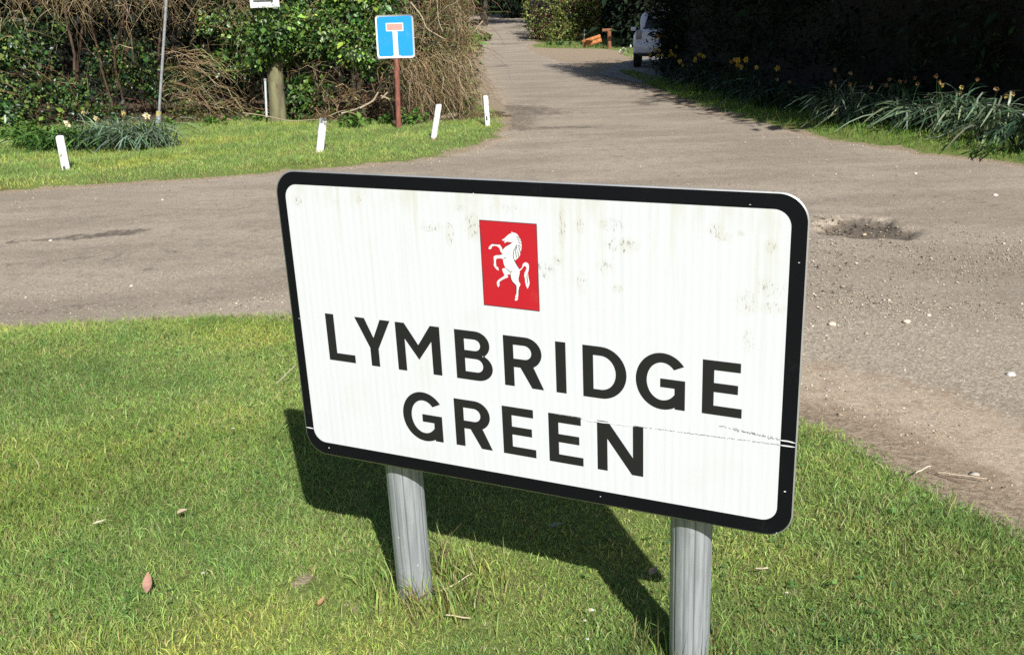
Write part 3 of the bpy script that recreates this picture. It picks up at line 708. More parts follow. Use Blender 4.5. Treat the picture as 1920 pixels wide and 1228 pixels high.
k = mixc(nt, ramp(nt, a, .4, .7), (.001, .23, .68), (.003, .275, .73)); k = mixc(nt, mth(nt, 'MULTIPLY', ramp(nt, b2, .68, .75), .5), k, (.4, .55, .65))
gr = noise(nt, pv, 9, 5, .65); k = mixc(nt, mth(nt, 'MULTIPLY', ramp(nt, gr, .5, .8), .35), k, (.10, .30, .50))
nt.links.new(k, bs.inputs['Base Color']); bs.inputs['Roughness'].default_value = .45
bl = rrect(-W2 + .022, -H2 + .022, W2 - .022, H2 - .022, .028, 6)
bl = [(a_ + (rng.normal() * .0015), b_ + (rng.normal() * .004 if b_ < -H2 + .03 else 0)) for a_, b_ in bl]
bfilm('blue_face', [bl], .001, m, PANEL)
bfilm('white_stem', [[(-.03, -.07), (.032, -.07), (.032, H2 - .024), (-.03, H2 - .024)]], .002, M_WFILM, PANEL)
bfilm('red_bar', [rrect(-.112, -.168, .112, -.066, .006, 3)], .0025, M_WFILM, PANEL)
bfilm('bar_fill', [rrect(-.099, -.156, .099, -.078, .003, 3)], .003, simple('faded_red', (.62, .27, .225), .5, var=.12, scale=40), PANEL)
bfilm('worn_patch', [[(-.07, H2 - .02), (-.03, H2 - .036), (.01, H2 - .042), (.05, H2 - .034), (.085, H2 - .02)]], .0032, simple('worn_grey', (.6, .58, .58), .7, var=.3, scale=60), PANEL)
for dz_ in (.14, -.14):
    V, F = box(bc + np.array([0, .02, dz_]), (.1, .03, .03)); mk('bracket', V, F, M_ALU, ROAD)

# ------------------------------------------------------------------ white marker posts on the far verge
m, nt, bs, out = mat('white_post_paint'); p = objco(nt)
a = noise(nt, scalev(nt, p, (1, 1, .4)), 26, 5, .7)
pz = nd(nt, 'ShaderNodeSeparateXYZ', {0: p}).outputs[2]; b_ = noise(nt, p, 60, 4, .7)
k = mixc(nt, ramp(nt, a, .58, .64), (.76, .76, .75), (.24, .19, .14))
k = mixc(nt, mth(nt, 'MULTIPLY', ramp(nt, mth(nt, 'ADD', b_, mth(nt, 'MULTIPLY', pz, -2.2)), .35, .6), .6), k, (.36, .32, .22))
nt.links.new(mixc(nt, mth(nt, 'MULTIPLY', ramp(nt, b_, .55, .75), .3), k, (.55, .56, .48)), bs.inputs['Base Color']); bs.inputs['Roughness'].default_value = .6
M_WP = m
M_BW = bark_mat('bare_wood', (.16, .115, .075), (.30, .22, .15), 30)
M_REFL = simple('black_reflector', (.02, .02, .02), .4)
def marker(px, py, tx, ty, w, label, bare=0., mark=None, roundtop=False, grass_top=False):
    g0 = at(px, py); yb = float(g0[1]); root = thing('marker_post', label, 'post', (float(g0[0]), yb, 0), 'white marker posts along the far verge')
    T3 = P(tx, ty, yb - .02); B3 = np.array([g0[0], yb, -.15]); ax = T3 - np.array([g0[0], yb, 0.04]); B3 = T3 - ax * (1 + .2 / np.linalg.norm(ax))
    k = 12 if roundtop else 4
    ang = (np.arange(k) + .5) / k * 2 * np.pi; r = w / 2 * (1 if roundtop else 1.414)
    ring = np.stack([np.cos(ang), np.sin(ang), 0 * ang], 1)
    if not roundtop: ring = ring @ rotz(.25).T
    def seg(ts, name, mt):
        V = np.concatenate([T3 + (B3 - T3) * (1 - t) + ring * r * s for t, s in ts])
        i = np.arange(k); j = (i + 1) % k
        F = np.concatenate([np.stack([i + q_ * k, j + q_ * k, j + (q_ + 1) * k, i + (q_ + 1) * k], 1) for q_ in range(len(ts) - 1)])
        V = np.concatenate([V, [T3 + (B3 - T3) * (1 - ts[-1][0]) + np.array([0, 0, .002])]]); T_ = np.stack([i + (len(ts) - 1) * k, j + (len(ts) - 1) * k, np.full(k, len(V) - 1)], 1)
        return mk(name, V, [F, T_], mt, root)
    tb = .2 + bare
    seg([(tb, 1), (.6, .99), (.965, .97), (.985, .9), (1., .72)], 'painted_shaft', M_WP)
    seg([(0, .97), (tb, .98)], 'foot', M_BW if bare else M_WP)
    if mark:
        c = T3 + (B3 - T3) * mark + np.array([0, -w / 2 - .006, 0])
        V, F = box(c, (w * .3, .006, w * .9)); mk('reflector', V, F, M_REFL, root)
    return root
marker(126, 326, 112, 255, .075, 'chipped white wooden marker post leaning left, in front of the daffodil clump', mark=.62)
marker(600, 292, 606, 222, .08, 'white marker post with dead grass caught on its top', mark=.72)
marker(813, 268, 823, 196, .075, 'rounded white marker post with an unpainted brown foot, right of the blue sign pole', bare=.16, roundtop=True)
marker(914, 240, 910, 180, .062, 'slim white marker post at the corner of the lane, beside bare soil', mark=.5)

# ------------------------------------------------------------------ wooden pole in the ivy, with a white board, and thin poles
g0 = P(522, 236, 14.75)[:2]; yb = 14.75
POLE = thing('wooden_pole', 'thick mossy grey wooden pole standing in the ivy', 'pole', (float(g0[0]), yb, 0))
a0, a1 = P(523, 245, yb), P(497, -140, yb); rad = np.linspace(.125, .085, 14)
PLn = np.array([np.linspace(a0, a1, 14)]); PLn[0, :, 0] += .006 * rng.normal(size=14)
V, F = tubes(PLn, rad[None], 16); mk('shaft', V, F, M_MOSSY, POLE, smooth=True)
BRD = thing('notice_board', 'white board fixed high on the mossy wooden pole, cut by the top of the picture', 'board', tuple(P(495, 2, yb - .3)))
M_BOARD = simple('board_white', (.78, .79, .82), .5, var=.12, scale=8)
c0 = P(495, -6, yb - .3); V, F = box(c0, (.40, .02, .30), rotz(.1)); bevel(mk('panel', V, F, M_BOARD, BRD), .008)
V, F = box(P(516, 6, yb - .315), (.05, .02, .16), rotz(.1)); mk('edge_strip', V, F, M_BOARD, BRD)
V, F = box(P(494, 1.5, yb - .325), (.28, .012, .012), rotz(.1)); mk('slot', V, F, M_REFL, BRD)
c1 = P(497, -6, yb - .15); V, F = box(c1, (.06, .28, .06), rotz(.1)); mk('bracket', V, F, M_BW, BRD)

g0 = at(297, 240); yb = float(g0[1]) - .1
STAY = thing('stay_rod', 'thin grey metal stay rod slanting up out of the daffodil clump', 'pole', (float(g0[0]), yb, 0))
M_GREY = simple('weathered_zinc', (.34, .35, .36), .5, .3, var=.3, scale=20)
s0, s1 = P(296, 246, yb), P(320, -120, yb)
V, F = tubes(np.array([np.linspace(s0, s1, 10)]), .022, 8); mk('rod', V, F, M_GREY, STAY, smooth=True)
V, F = tubes(np.array([np.linspace(P(295, 250, yb), P(298, 214, yb), 4)]), np.array([[.05, .048, .044, .036]]), 10); mk('guard', V, F, M_GREY, STAY, smooth=True)
V, F = tubes(np.array([np.linspace(P(297, 219, yb), P(298, 209, yb), 3)]), .04, 8); mk('clamp', V, F, simple('lichen_yellow', (.42, .36, .12), .8), STAY, smooth=True)
g0 = P(500, 226, 14.55)[:2]; yb = 14.55
ST2 = thing('stake', 'pale thin stake standing just left of the mossy pole', 'stake', (float(g0[0]), yb, 0))
V, F = tubes(np.array([np.linspace(P(500, 220, yb), P(497, 150, yb), 4)]), .017, 8); mk('shaft', V, F, simple('pale_plastic', (.5, .52, .55), .5), ST2, smooth=True)
V, F = tubes(np.array([np.linspace(P(497, 152, yb), P(497, 148, yb), 3)]), .021, 8); mk('cap', V, F, M_GREY, ST2, smooth=True)

# ------------------------------------------------------------------ grey estate car on the drive
def superloft(stations, nseg=28, p=3.2):
    """stations: (y, zc, hw, hz) -> rounded body"""
    V, F = [], []
    th = np.linspace(0, 2 * np.pi, nseg, endpoint=False)
    c, s = np.cos(th), np.sin(th)
    ux, uz = np.sign(c) * np.abs(c) ** (2 / p), np.sign(s) * np.abs(s) ** (2 / p)
    for y_, zc, hw, hz in stations: V.append(np.stack([ux * hw, np.full(nseg, y_), zc + uz * hz], 1))
    n = len(stations); i = np.arange(nseg); j = (i + 1) % nseg
    F = np.concatenate([np.stack([i + k * nseg, j + k * nseg, j + (k + 1) * nseg, i + (k + 1) * nseg], 1) for k in range(n - 1)])
    V = np.concatenate(V + [np.array([[0, stations[0][0], stations[0][1]], [0, stations[-1][0], stations[-1][1]]])])
    T = np.concatenate([np.stack([j, i, np.full(nseg, n * nseg)], 1), np.stack([i + (n - 1) * nseg, j + (n - 1) * nseg, np.full(nseg, n * nseg + 1)], 1)])
    return V, F, T
cg = at(1212, 129); CY = float(cg[1]); CX = CY * (1250 - 960) / F_PX / .955 - .20
CAR = thing('parked_car', 'silver grey car parked on the drive, its rear half hidden by the dark hedge', 'car', (CX, CY, .008))
crot = rotz(-.145); cpos = np.array([CX, CY, .008])
def cplace(V): return (V * .94) @ crot.T + cpos
m, nt, bs, out = mat('silver_paint'); bs.inputs['Base Color'].default_value = (.80, .80, .86, 1); bs.inputs['Metallic'].default_value = .0; bs.inputs['Roughness'].default_value = .32
bs.inputs['Coat Weight'].default_value = .6; M_CAR = m
m, nt, bs, out = mat('car_glass'); bs.inputs['Base Color'].default_value = (.012, .018, .04, 1); bs.inputs['Roughness'].default_value = .08; M_CGLASS = m
M_TYRE = simple('tyre_rubber', (.015, .015, .015), .8); M_DARKP = simple('dark_plastic', (.03, .03, .032), .6)
M_RIM = simple('alloy', (.5, .5, .52), .35, .8)
V, F, T = superloft([(.06, .72, .72, .26), (.08, .74, .82, .33), (.25, .75, .89, .37), (.9, .74, .92, .39), (2.2, .73, .92, .39), (3.4, .70, .91, .38), (4.1, .67, .87, .33), (4.4, .63, .78, .24), (4.44, .6, .66, .18)], p=4)
mk('body', cplace(V), [F, T], M_CAR, CAR, smooth=True)
V, F, T = superloft([(.30, 1.10, .66, .10), (.36, 1.18, .70, .24), (.55, 1.26, .71, .32), (1.2, 1.29, .72, .335), (2.0, 1.27, .70, .32), (2.6, 1.18, .66, .22), (3.1, 1.05, .60, .06)], p=3.4)
mk('cabin', cplace(V), [F, T], M_CAR, CAR, smooth=True)
V, F = box((0, .03, .56), (1.78, .22, .30)); bevel(mk('bumper', cplace(V), F, M_CAR, CAR), .07, 4)
V, F = box((0, .02, .38), (1.5, .16, .10)); bevel(mk('underbody', cplace(V), F, M_DARKP, CAR), .02)
V = np.array([[-.60, .20, 1.10], [.60, .20, 1.10], [.47, .43, 1.52], [-.47, .43, 1.52], [-.60, .26, 1.10], [.60, .26, 1.10], [.47, .49, 1.52], [-.47, .49, 1.52]])
bevel(mk('rear_window', cplace(V), np.array([[0, 1, 2, 3], [7, 6, 5, 4], [0, 4, 5, 1], [3, 2, 6, 7], [0, 3, 7, 4], [1, 5, 6, 2]]), M_CGLASS, CAR), .015)
V, F = box((0, .40, 1.56), (1.12, .34, .05)); bevel(mk('roof_spoiler', cplace(V), F, simple('spoiler', (.30, .24, .25), .4), CAR), .02)
V, F = box((0, .055, .90), (.82, .03, .20)); bevel(mk('tailgate_recess', cplace(V), F, M_CAR, CAR), .012)
PLT = None
V, F = box((-.03, .03, .90), (.52, .02, .115)); bevel(mk('number_plate', cplace(V), F, simple('yellow_plate', (.42, .22, .035), .5, var=.3, scale=14), CAR), .006)
V, F = box((0, .035, 1.0), (.12, .02, .05)); bevel(mk('badge', cplace(V), F, M_DARKP, CAR), .008)
V, F = box((0, .045, .74), (.34, .012, .02)); mk('tailgate_handle', cplace(V), F, M_DARKP, CAR)
for sx_ in (-1, 1):
    V, F = box((sx_ * .74, .10, .94), (.17, .12, .26)); bevel(mk('tail_light', cplace(V), F, simple('lamp_cluster', (.42, .38, .42), .25, var=.3), CAR), .03, 3)
    V, F = box((sx_ * .735, 1.5, 1.28), (.02, 1.7, .30)); bevel(mk('side_window', cplace(V), F, M_CGLASS, CAR), .005)
    V, F = box((sx_ * .95, 2.55, 1.08), (.16, .10, .12)); bevel(mk('mirror', cplace(V), F, M_CAR, CAR), .03, 3)
    for wy in (.82, 3.5):
        th = np.linspace(0, 2 * np.pi, 33)[:-1]
        prof = [(.20, -.11), (.31, -.115), (.345, -.09), (.345, .09), (.31, .115), (.20, .11)]
        V = np.array([[sx_ * .79 + o, wy + r * math.cos(t), .345 + r * math.sin(t)] for r, o in prof for t in th]); i = np.arange(32); j = (i + 1) % 32
        F = np.concatenate([np.stack([i + k * 32, j + k * 32, j + (k + 1) * 32, i + (k + 1) * 32], 1) for k in range(5)])
        wh = mk('wheel', cplace(V), F, M_TYRE, CAR, smooth=True)
        V, F, T = superloft([(-.02, .345, .20, .20), (.02, .345, .19, .19)], 24, 2); V = np.stack([sx_ * .88 + V[:, 1], wy + V[:, 0], V[:, 2]], 1); mk('rim', cplace(V), [F, T], M_RIM, wh)

# ------------------------------------------------------------------ far end of the lane: plank, brown post, stake
g1, g2 = at(1093, 90), at(1127, 86); zr = float(rise(0, g1[1]))
PLK = thing('wooden_board', 'orange brown wooden board lying tilted on the grass below the far hedge', 'board', (float(g1[0]), float(g1[1]), zr))
a, b = P(1093, 83, g1[1]), P(1127, 72, g1[1]); cc = (a + b) / 2; L = np.linalg.norm(b - a); th = math.atan2(b[2] - a[2], b[0] - a[0])
rot = np.array([[math.cos(th), 0, -math.sin(th)], [0, 1, 0], [math.sin(th), 0, math.cos(th)]])
M_OR = bark_mat('orange_wood', (.30, .105, .03), (.46, .18, .055), 12)
for k_, (dz, nm) in enumerate(((.085, 'upper_plank'), (-.085, 'lower_plank'))):
    V, F = box((0, 0, dz), (L, .05, .16)); V = V @ rot.T + cc; mk(nm, V, F, M_OR, PLK)
for sgn in (-1, 1):
    V, F = box((sgn * L * .4, .05, 0), (.06, .05, .34)); V = V @ rot.T + cc; mk('batten', V, F, M_BW, PLK)
g1 = at(1143, 92); zr = float(rise(0, g1[1])); PST = thing('gate_post', 'reddish brown wooden gate post with a short top rail, in front of the dark trees', 'post', (float(g1[0]), float(g1[1]), zr))
a, b = P(1143, 96, g1[1]), P(1142, 55, g1[1])
M_RB = bark_mat('reddish_wood', (.16, .06, .03), (.26, .11, .05), 10)
V, F = tubes(np.array([np.linspace(a, b, 5)]), .085, 10); mk('shaft', V, F, M_RB, PST, smooth=True)
cap_ = P(1138, 57, g1[1]); V, F = box(cap_, (.42, .14, .12)); bevel(mk('top_rail', V, F, M_RB, PST), .02)
g1 = at(1095, 84); zr = float(rise(0, g1[1])); SK = thing('stake', 'thin pale grey stake standing at the left end of the orange board', 'stake', (float(g1[0]), float(g1[1]) + .3, zr))
V, F = tubes(np.array([np.linspace(P(1095, 88, g1[1] + .3), P(1096, 57, g1[1] + .3), 4)]), .03, 8); mk('shaft', V, F, M_GREY, SK, smooth=True)
V, F = tubes(np.array([np.linspace(P(1096, 59, g1[1] + .3), P(1097, 56, g1[1] + .3), 3)]), .045, 8); mk('cap', V, F, M_GREY, SK, smooth=True)

# ------------------------------------------------------------------ vegetation
GREEN = [(.020, .050, .012), (.035, .085, .015), (.06, .125, .02), (.10, .17, .03), (.014, .034, .014)]
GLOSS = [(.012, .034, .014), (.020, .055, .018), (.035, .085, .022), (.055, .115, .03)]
TAN = [(.24, .175, .09), (.32, .245, .135), (.17, .12, .06), (.40, .33, .21), (.13, .09, .045)]
BROWN = [(.09, .055, .03), (.13, .08, .045), (.055, .035, .02), (.17, .11, .06)]
DARKG = [(.004, .009, .004), (.007, .015, .006), (.011, .022, .008), (.006, .007, .004)]  # near-black greens, part of the hedges' and trees' shade put into colour
def clumpy(ells, n, per=28, spread=.13, shell=(.55, 1.05), front=None):
    """leaf points in clumps through a union of ellipsoids (cx,cy,cz,rx,ry,rz)"""
    E = np.array(ells, float); vol = (E[:, 3] * E[:, 4] * E[:, 5]) ** (2 / 3)
    k = max(1, n // per); idx = rng.choice(len(E), k, p=vol / vol.sum())
    d = rvec(k)
    if front is not None: d[:, 1] = np.where(rng.uniform(size=k) < front, -np.abs(d[:, 1]), d[:, 1])
    c = E[idx, :3] + d * E[idx, 3:] * rng.uniform(*shell, (k, 1))
    pts = np.repeat(c, per, 0) + rng.normal(size=(k * per, 3)) * spread * np.array([1, 1, .8])
    out = np.repeat(d, per, 0); cl = np.repeat(np.arange(k), per)
    ok = pts[:, 2] > rise(pts[:, 0], pts[:, 1]) + .02
    return pts[ok], out[ok], cl[ok]
def foliage(name, parent, ells, n, size, cols, mt, w=None, droop=.35, spread=.13, per=28, shell=(.55, 1.05), front=.6, aspect=.5, clvar=.35):
    p_, o_, cl = clumpy(ells, n, per, spread, shell, front)
    D = norm(o_ * .8 + rvec(len(p_)) * .9 + np.array([0, 0, -droop]))
    s = size * rng.lognormal(0, .42, len(p_))
    V, F = leaves(p_, D, s, aspect, .3, up=o_ + np.array([0, -.2, .7]))
    c = pal(len(p_), cols, w, .18) * np.clip(1 + clvar * rng.normal(size=(cl.max() + 1, 1)), .45, 1.9)[cl]
    o = mk(name, V, F, mt, parent, col=np.clip(np.concatenate([c, c]), .002, .9))
    if name in ('catkins', 'dead_leaves', 'pole_ivy'): o['kind'] = 'stuff'
    return o
def stemset(name, parent, polys, rad, cols, sides=3, mt=None):
    V, F = tubes(polys, rad, sides); n = len(polys); K = polys.shape[1]
    c = pal(n, cols, None, .2); c = np.tile(np.repeat(c, K - 1, 0), (sides, 1))
    o = mk(name, V, F, mt or M_TWIG, parent, col=c)
    if n > 60: o['kind'] = 'stuff'
    return o
def taper(n, K, r0, r1=.25):
    r0 = np.broadcast_to(np.asarray(r0, float), (n,))[:, None]; return r0 * np.linspace(1, r1, K)[None]
def U(a, b, n): return rng.uniform(a, b, n)
def pix(n, x0, x1, y0, y1, d0, d1):
    """n points filling a block of the bank, read off the photograph's frame and a depth range"""
    px, py, d = U(x0, x1, n), U(y0, y1, n), U(d0, d1, n)
    return np.array([P(a, b, c) for a, b, c in zip(px, py, d)])
def base_of(ells): e = np.array(ells)[0]; return (float(e[0]), float(e[1]), float(rise(e[0], e[1])))
def E_(px, py, y, rx, ry, rz): c = P(px, py, y); return (c[0], c[1], c[2], rx, ry, rz)

# --- trees whose crowns, mostly out of view, are shaped to shade the bank (trunk, limbs, crown) and close the view behind
def tree(name, label, x, y, h, r, crown_z, n, size, cols, mt, trunk_r=.16, group=None, front=.5, nl=7, ells=None, per=28, spread=.22):
    z0 = float(rise(x, y)); t = thing(name, label, 'tree', (x, y, z0), group)
    K = 9; pl = np.array([[x, y, z0 - .1]] * K) + np.linspace(0, 1, K)[:, None] * np.array([0.2, 0, h * .9]) + np.cumsum(rng.normal(size=(K, 3)) * .05, 0) * [1, 1, 0]
    V, F = tubes(pl[None], np.linspace(trunk_r, trunk_r * .3, K)[None], 9); mk('trunk', V, F, M_BARK, t, smooth=True)
    b = pl[rng.integers(3, K - 1, nl)]; d = rvec(nl); d[:, 2] = np.abs(d[:, 2]) * .5 + .15
    lim = twigs(b, d, U(.55, .95, nl) * r, .1, 7, .06); V, F = tubes(lim, taper(nl, 7, trunk_r * .45), 5); mk('limbs', V, F, M_BARK, t, smooth=True)
    if ells is None:
        ells = [(x + U(-.5, .5, 1)[0] * r, y + U(-.5, .5, 1)[0] * r, z0 + crown_z + (h - crown_z) * U(.25, .8, 1)[0], r * U(.5, .75, 1)[0], r * U(.5, .75, 1)[0], (h - crown_z) * U(.2, .36, 1)[0]) for _ in range(7)]
        ells.append((x, y, z0 + (crown_z + h) / 2, r * .8, r * .8, (h - crown_z) * .45))
    foliage('crown', t, ells, n, size, cols, mt, front=front, spread=spread, per=per, shell=(.4, 1.05))
    return t
G_BT = 'trees standing along the back of the left bank'
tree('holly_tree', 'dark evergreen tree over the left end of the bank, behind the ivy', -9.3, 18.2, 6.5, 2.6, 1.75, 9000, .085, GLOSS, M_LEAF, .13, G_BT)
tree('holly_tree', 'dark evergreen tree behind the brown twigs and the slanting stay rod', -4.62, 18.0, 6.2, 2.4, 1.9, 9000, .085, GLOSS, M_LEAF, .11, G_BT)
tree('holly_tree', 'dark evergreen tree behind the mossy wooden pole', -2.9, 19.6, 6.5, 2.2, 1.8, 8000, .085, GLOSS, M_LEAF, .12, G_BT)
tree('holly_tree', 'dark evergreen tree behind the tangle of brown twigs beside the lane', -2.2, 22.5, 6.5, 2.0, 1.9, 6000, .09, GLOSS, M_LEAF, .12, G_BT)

# --- the dark hedge at the very back of the bank
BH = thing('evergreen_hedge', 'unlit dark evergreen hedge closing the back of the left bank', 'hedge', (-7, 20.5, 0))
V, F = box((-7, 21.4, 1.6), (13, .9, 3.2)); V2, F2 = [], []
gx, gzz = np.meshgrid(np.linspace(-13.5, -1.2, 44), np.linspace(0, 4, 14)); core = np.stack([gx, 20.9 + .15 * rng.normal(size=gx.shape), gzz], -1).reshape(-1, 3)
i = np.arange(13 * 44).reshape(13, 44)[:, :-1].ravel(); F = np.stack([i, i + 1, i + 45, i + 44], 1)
core2 = core + [0, .8, 0]; mk('branches', np.concatenate([core, core2]), np.concatenate([F, F[:, ::-1] + len(core)]), M_DARKCORE, BH)  # near-black sheets in place of branches, shade put into their colour
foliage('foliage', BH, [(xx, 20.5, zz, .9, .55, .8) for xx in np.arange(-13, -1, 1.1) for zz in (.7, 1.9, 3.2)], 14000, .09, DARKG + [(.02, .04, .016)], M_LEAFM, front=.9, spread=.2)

# --- 1 ivy at the left end
IV = [E_(-60, 120, 15.9, .9, .5, .5), E_(20, 190, 15.6, .55, .4, .35), E_(95, 165, 15.8, .5, .35, .22), E_(30, 70, 16.3, .5, .4, .25), E_(150, 190, 15.7, .35, .3, .2), E_(-150, 160, 15.5, .9, .6, .7), E_(-20, 215, 15.2, .6, .3, .22)]
t = thing('ivy_bush', 'ivy bush with glossy leaves at the far left end of the bank', 'bush', base_of(IV))
IV += [E_(240, 120, 17.0, .6, .4, .3), E_(330, 160, 17.0, .6, .4, .25), E_(90, 40, 16.6, .3, .3, .2), E_(420, 150, 16.9, .5, .4, .25), E_(200, 215, 15.8, .4, .25, .12), E_(60, 110, 16.0, .35, .3, .15)]
foliage('foliage', t, IV, 15000, .05, GLOSS + [(.09, .15, .025), (.14, .19, .04)], M_LEAF, front=.85, spread=.10, per=22, aspect=.75)
n = 60; stemset('stems', t, twigs(pix(n, -80, 170, 150, 235, 15.3, 15.9), rvec(n) * [1, .6, .5] + [0, 0, .8], U(.3, 1.1, n), .25, 6, .07), taper(n, 6, .008), BROWN)

# --- 2 bare shrub: upright stems and a fan of drooping twigs
BS = P(165, 238, 15.9)
t = thing('bare_shrub', 'leafless shrub with reddish stems and hanging tan twigs, left of the stay rod', 'shrub', (float(BS[0]), 15.9, 0))
st = []
for a, b, y in [((163, 242), (125, -60), 15.8), ((215, 240), (150, -40), 16.2), ((240, 238), (185, 40), 16.6), ((185, 245), (215, -20), 16.8), ((110, 240), (95, 40), 16.8), ((275, 238), (300, -60), 16.9), ((30, 40), (45, -60), 16.2), ((128, 238), (180, -60), 16.5)]:
    pl = np.linspace(P(*a, y), P(*b, y), 12); st.append(pl + np.cumsum(rng.normal(size=(12, 3)) * .025, 0))
V, F = tubes(np.array(st), taper(len(st), 12, .027, .6), 6); mk('stems', V, F, bark_mat('shrub_bark', (.045, .026, .016), (.10, .062, .036), 25), t, smooth=True)
b = np.concatenate([pix(260, 110, 450, -120, -5, 14.9, 16.0), pix(90, -40, 130, -110, -5, 15.2, 16.4)]); n = len(b)
d = rvec(n) * [1, .8, .3] + np.stack([U(-.3, .9, n), U(-.7, .1, n), U(-.5, .25, n)], 1)
tw = twigs(b, d, U(.3, .85, n), U(.3, .95, n), 8, .05)
stemset('hanging_twigs', t, tw, taper(n, 8, U(.004, .009, n)), TAN)
k = 3; bi = rng.integers(2, 7, n * k); bb = tw[np.repeat(np.arange(n), k), bi]; dd_ = rvec(n * k) * [1, .7, .7] + [0, 0, -.35]
stemset('side_twigs', t, twigs(bb, dd_, U(.12, .4, n * k), .35, 5, .06), taper(n * k, 5, U(.0025, .005, n * k)), TAN)
foliage('catkins', t, [E_(x_, y_, 15.5, .35, .3, .12) for x_, y_ in ((200, 20), (260, 60), (330, 40), (390, 50), (300, -10), (150, 10), (230, 90))], 700, .024, [(.22, .16, .05), (.28, .2, .07), (.16, .14, .05)], M_LEAFM, per=8, spread=.12)

# dim brush standing in the shade behind it
t = thing('brushwood', 'thin dead brown stems standing in the shade below the hanging twigs', 'brushwood', (-5.8, 17, 0))
n = 80; b = pix(n, 40, 520, 215, 240, 17.0, 18.4); stemset('stems', t, twigs(b, rvec(n) * [.5, .4, .2] + [0, 0, 1], U(.5, 1.9, n), U(0, .25, n), 7, .05), taper(n, 7, U(.005, .014, n)), BROWN)
foliage('dead_leaves', t, [E_(x_, y_, 16.8, .6, .4, .35) for x_, y_ in ((150, 190), (260, 180), (340, 200), (230, 130), (420, 210))], 900, .05, [(.04, .026, .015), (.06, .035, .02), (.03, .04, .012)], M_LEAFM, per=10, spread=.25)

# --- 3 arching dead bramble
t = thing('bramble', 'mound of dry tan bramble stems arching to the right of the stay rod', 'bramble', (float(P(390, 238, 15.2)[0]), 15.2, 0))
n = 100; b = np.concatenate([pix(60, 300, 370, 90, 190, 15.1, 16.1), pix(40, 300, 470, 170, 238, 15.0, 15.6)])
d = np.stack([U(.5, 1.2, n), U(-.5, .2, n), U(.05, .75, n)], 1)
tw = twigs(b, d, U(.5, 1.35, n), U(.35, 1.2, n), 10, .035); tw[..., 2] = np.maximum(tw[..., 2], .03)
stemset('stems', t, tw, taper(n, 10, U(.004, .009, n), .4), TAN)
n = 160; bb = tw[rng.integers(0, 100, n), rng.integers(2, 9, n)]; stemset('twigs', t, twigs(bb, rvec(n) + [.3, 0, -.2], U(.1, .35, n), .3, 5, .05), taper(n, 5, .003), TAN)
foliage('leaves', t, [E_(x_, y_, 15.2, .45, .2, .1) for x_, y_ in ((330, 232), (400, 228), (460, 225), (360, 205))], 900, .04, [(.10, .14, .03), (.16, .15, .05), (.05, .08, .02)], M_LEAFM, per=9, spread=.12)

# --- 4 ivy thicket round the wooden pole
IT = [E_(440, 30, 15.8, .5, .45, .35), E_(430, 110, 15.9, .38, .3, .18), E_(560, 25, 15.4, .55, .45, .4), E_(640, 40, 15.1, .55, .45, .42), E_(600, 82, 15.2, .42, .35, .2), E_(680, 85, 14.9, .40, .35, .32),
      E_(470, 80, 15.9, .3, .3, .25), E_(700, 10, 15.1, .5, .4, .3), E_(545, 90, 15.5, .3, .28, .2), E_(700, 120, 15.1, .2, .25, .14), E_(478, 62, 14.75, .16, .16, .26), E_(545, 40, 14.7, .18, .15, .22), E_(505, 82, 14.55, .13, .1, .07), E_(500, 22, 14.6, .14, .12, .07), E_(540, 85, 14.7, .15, .15, .12), E_(480, 120, 14.9, .12, .15, .14), E_(540, -70, 15.4, 1.0, .5, .4), E_(680, -70, 15.2, .9, .5, .4), E_(420, -70, 15.6, .8, .5, .4)]
t = thing('ivy_thicket', 'bright green ivy thicket round the mossy wooden pole', 'thicket', base_of(IT))
foliage('foliage', t, IT, 26000, .046, [tuple(1.35 * c for c in g) for g in GREEN] + [(.21, .29, .05), (.08, .16, .045)], M_LEAF, w=[.8, 1.3, 1.7, 1.5, .6, 1.1, 1.2], front=.85, spread=.075, per=18, aspect=.7, clvar=.45)
PI_ = [E_(500, 62, 14.5, .13, .1, .13), E_(512, 88, 14.5, .14, .1, .1), E_(530, 70, 14.5, .1, .1, .2), E_(490, 110, 14.6, .1, .1, .12)]
foliage('pole_ivy', t, PI_, 1100, .05, GREEN[:4], M_LEAF, front=.9, spread=.05, per=10, aspect=.7)
n = 260; stemset('twigs', t, twigs(pix(n, 400, 740, -20, 140, 14.7, 15.3), rvec(n) * [1, .6, 1] + [0, -.2, -.1], U(.15, .6, n), .4, 6, .07), taper(n, 6, U(.002, .005, n)), TAN)
n = 90; stemset('stems', t, twigs(pix(n, 430, 740, 60, 140, 15.2, 16), rvec(n) + [0, 0, .2], U(.3, .9, n), .1, 6, .08), taper(n, 6, U(.004, .012, n)), BROWN + TAN)
LOW = [E_(565, 175, 15.0, .22, .2, .22), E_(585, 205, 14.9, .2, .18, .12), E_(545, 200, 15.2, .2, .2, .12), E_(600, 165, 15.3, .16, .16, .12)]
t = thing('ivy_bush', 'small leafy green bush at the foot of the bank, just right of the mossy pole', 'bush', base_of(LOW))
foliage('foliage', t, LOW, 1500, .055, GREEN + [(.12, .2, .035)], M_LEAF, front=.8, spread=.07, per=16, aspect=.7)
n = 14; stemset('stems', t, twigs(pix(n, 540, 610, 180, 218, 15.0, 15.2), rvec(n) * .5 + [0, 0, 1], U(.15, .4, n), .1, 5, .05), taper(n, 5, .006), BROWN)

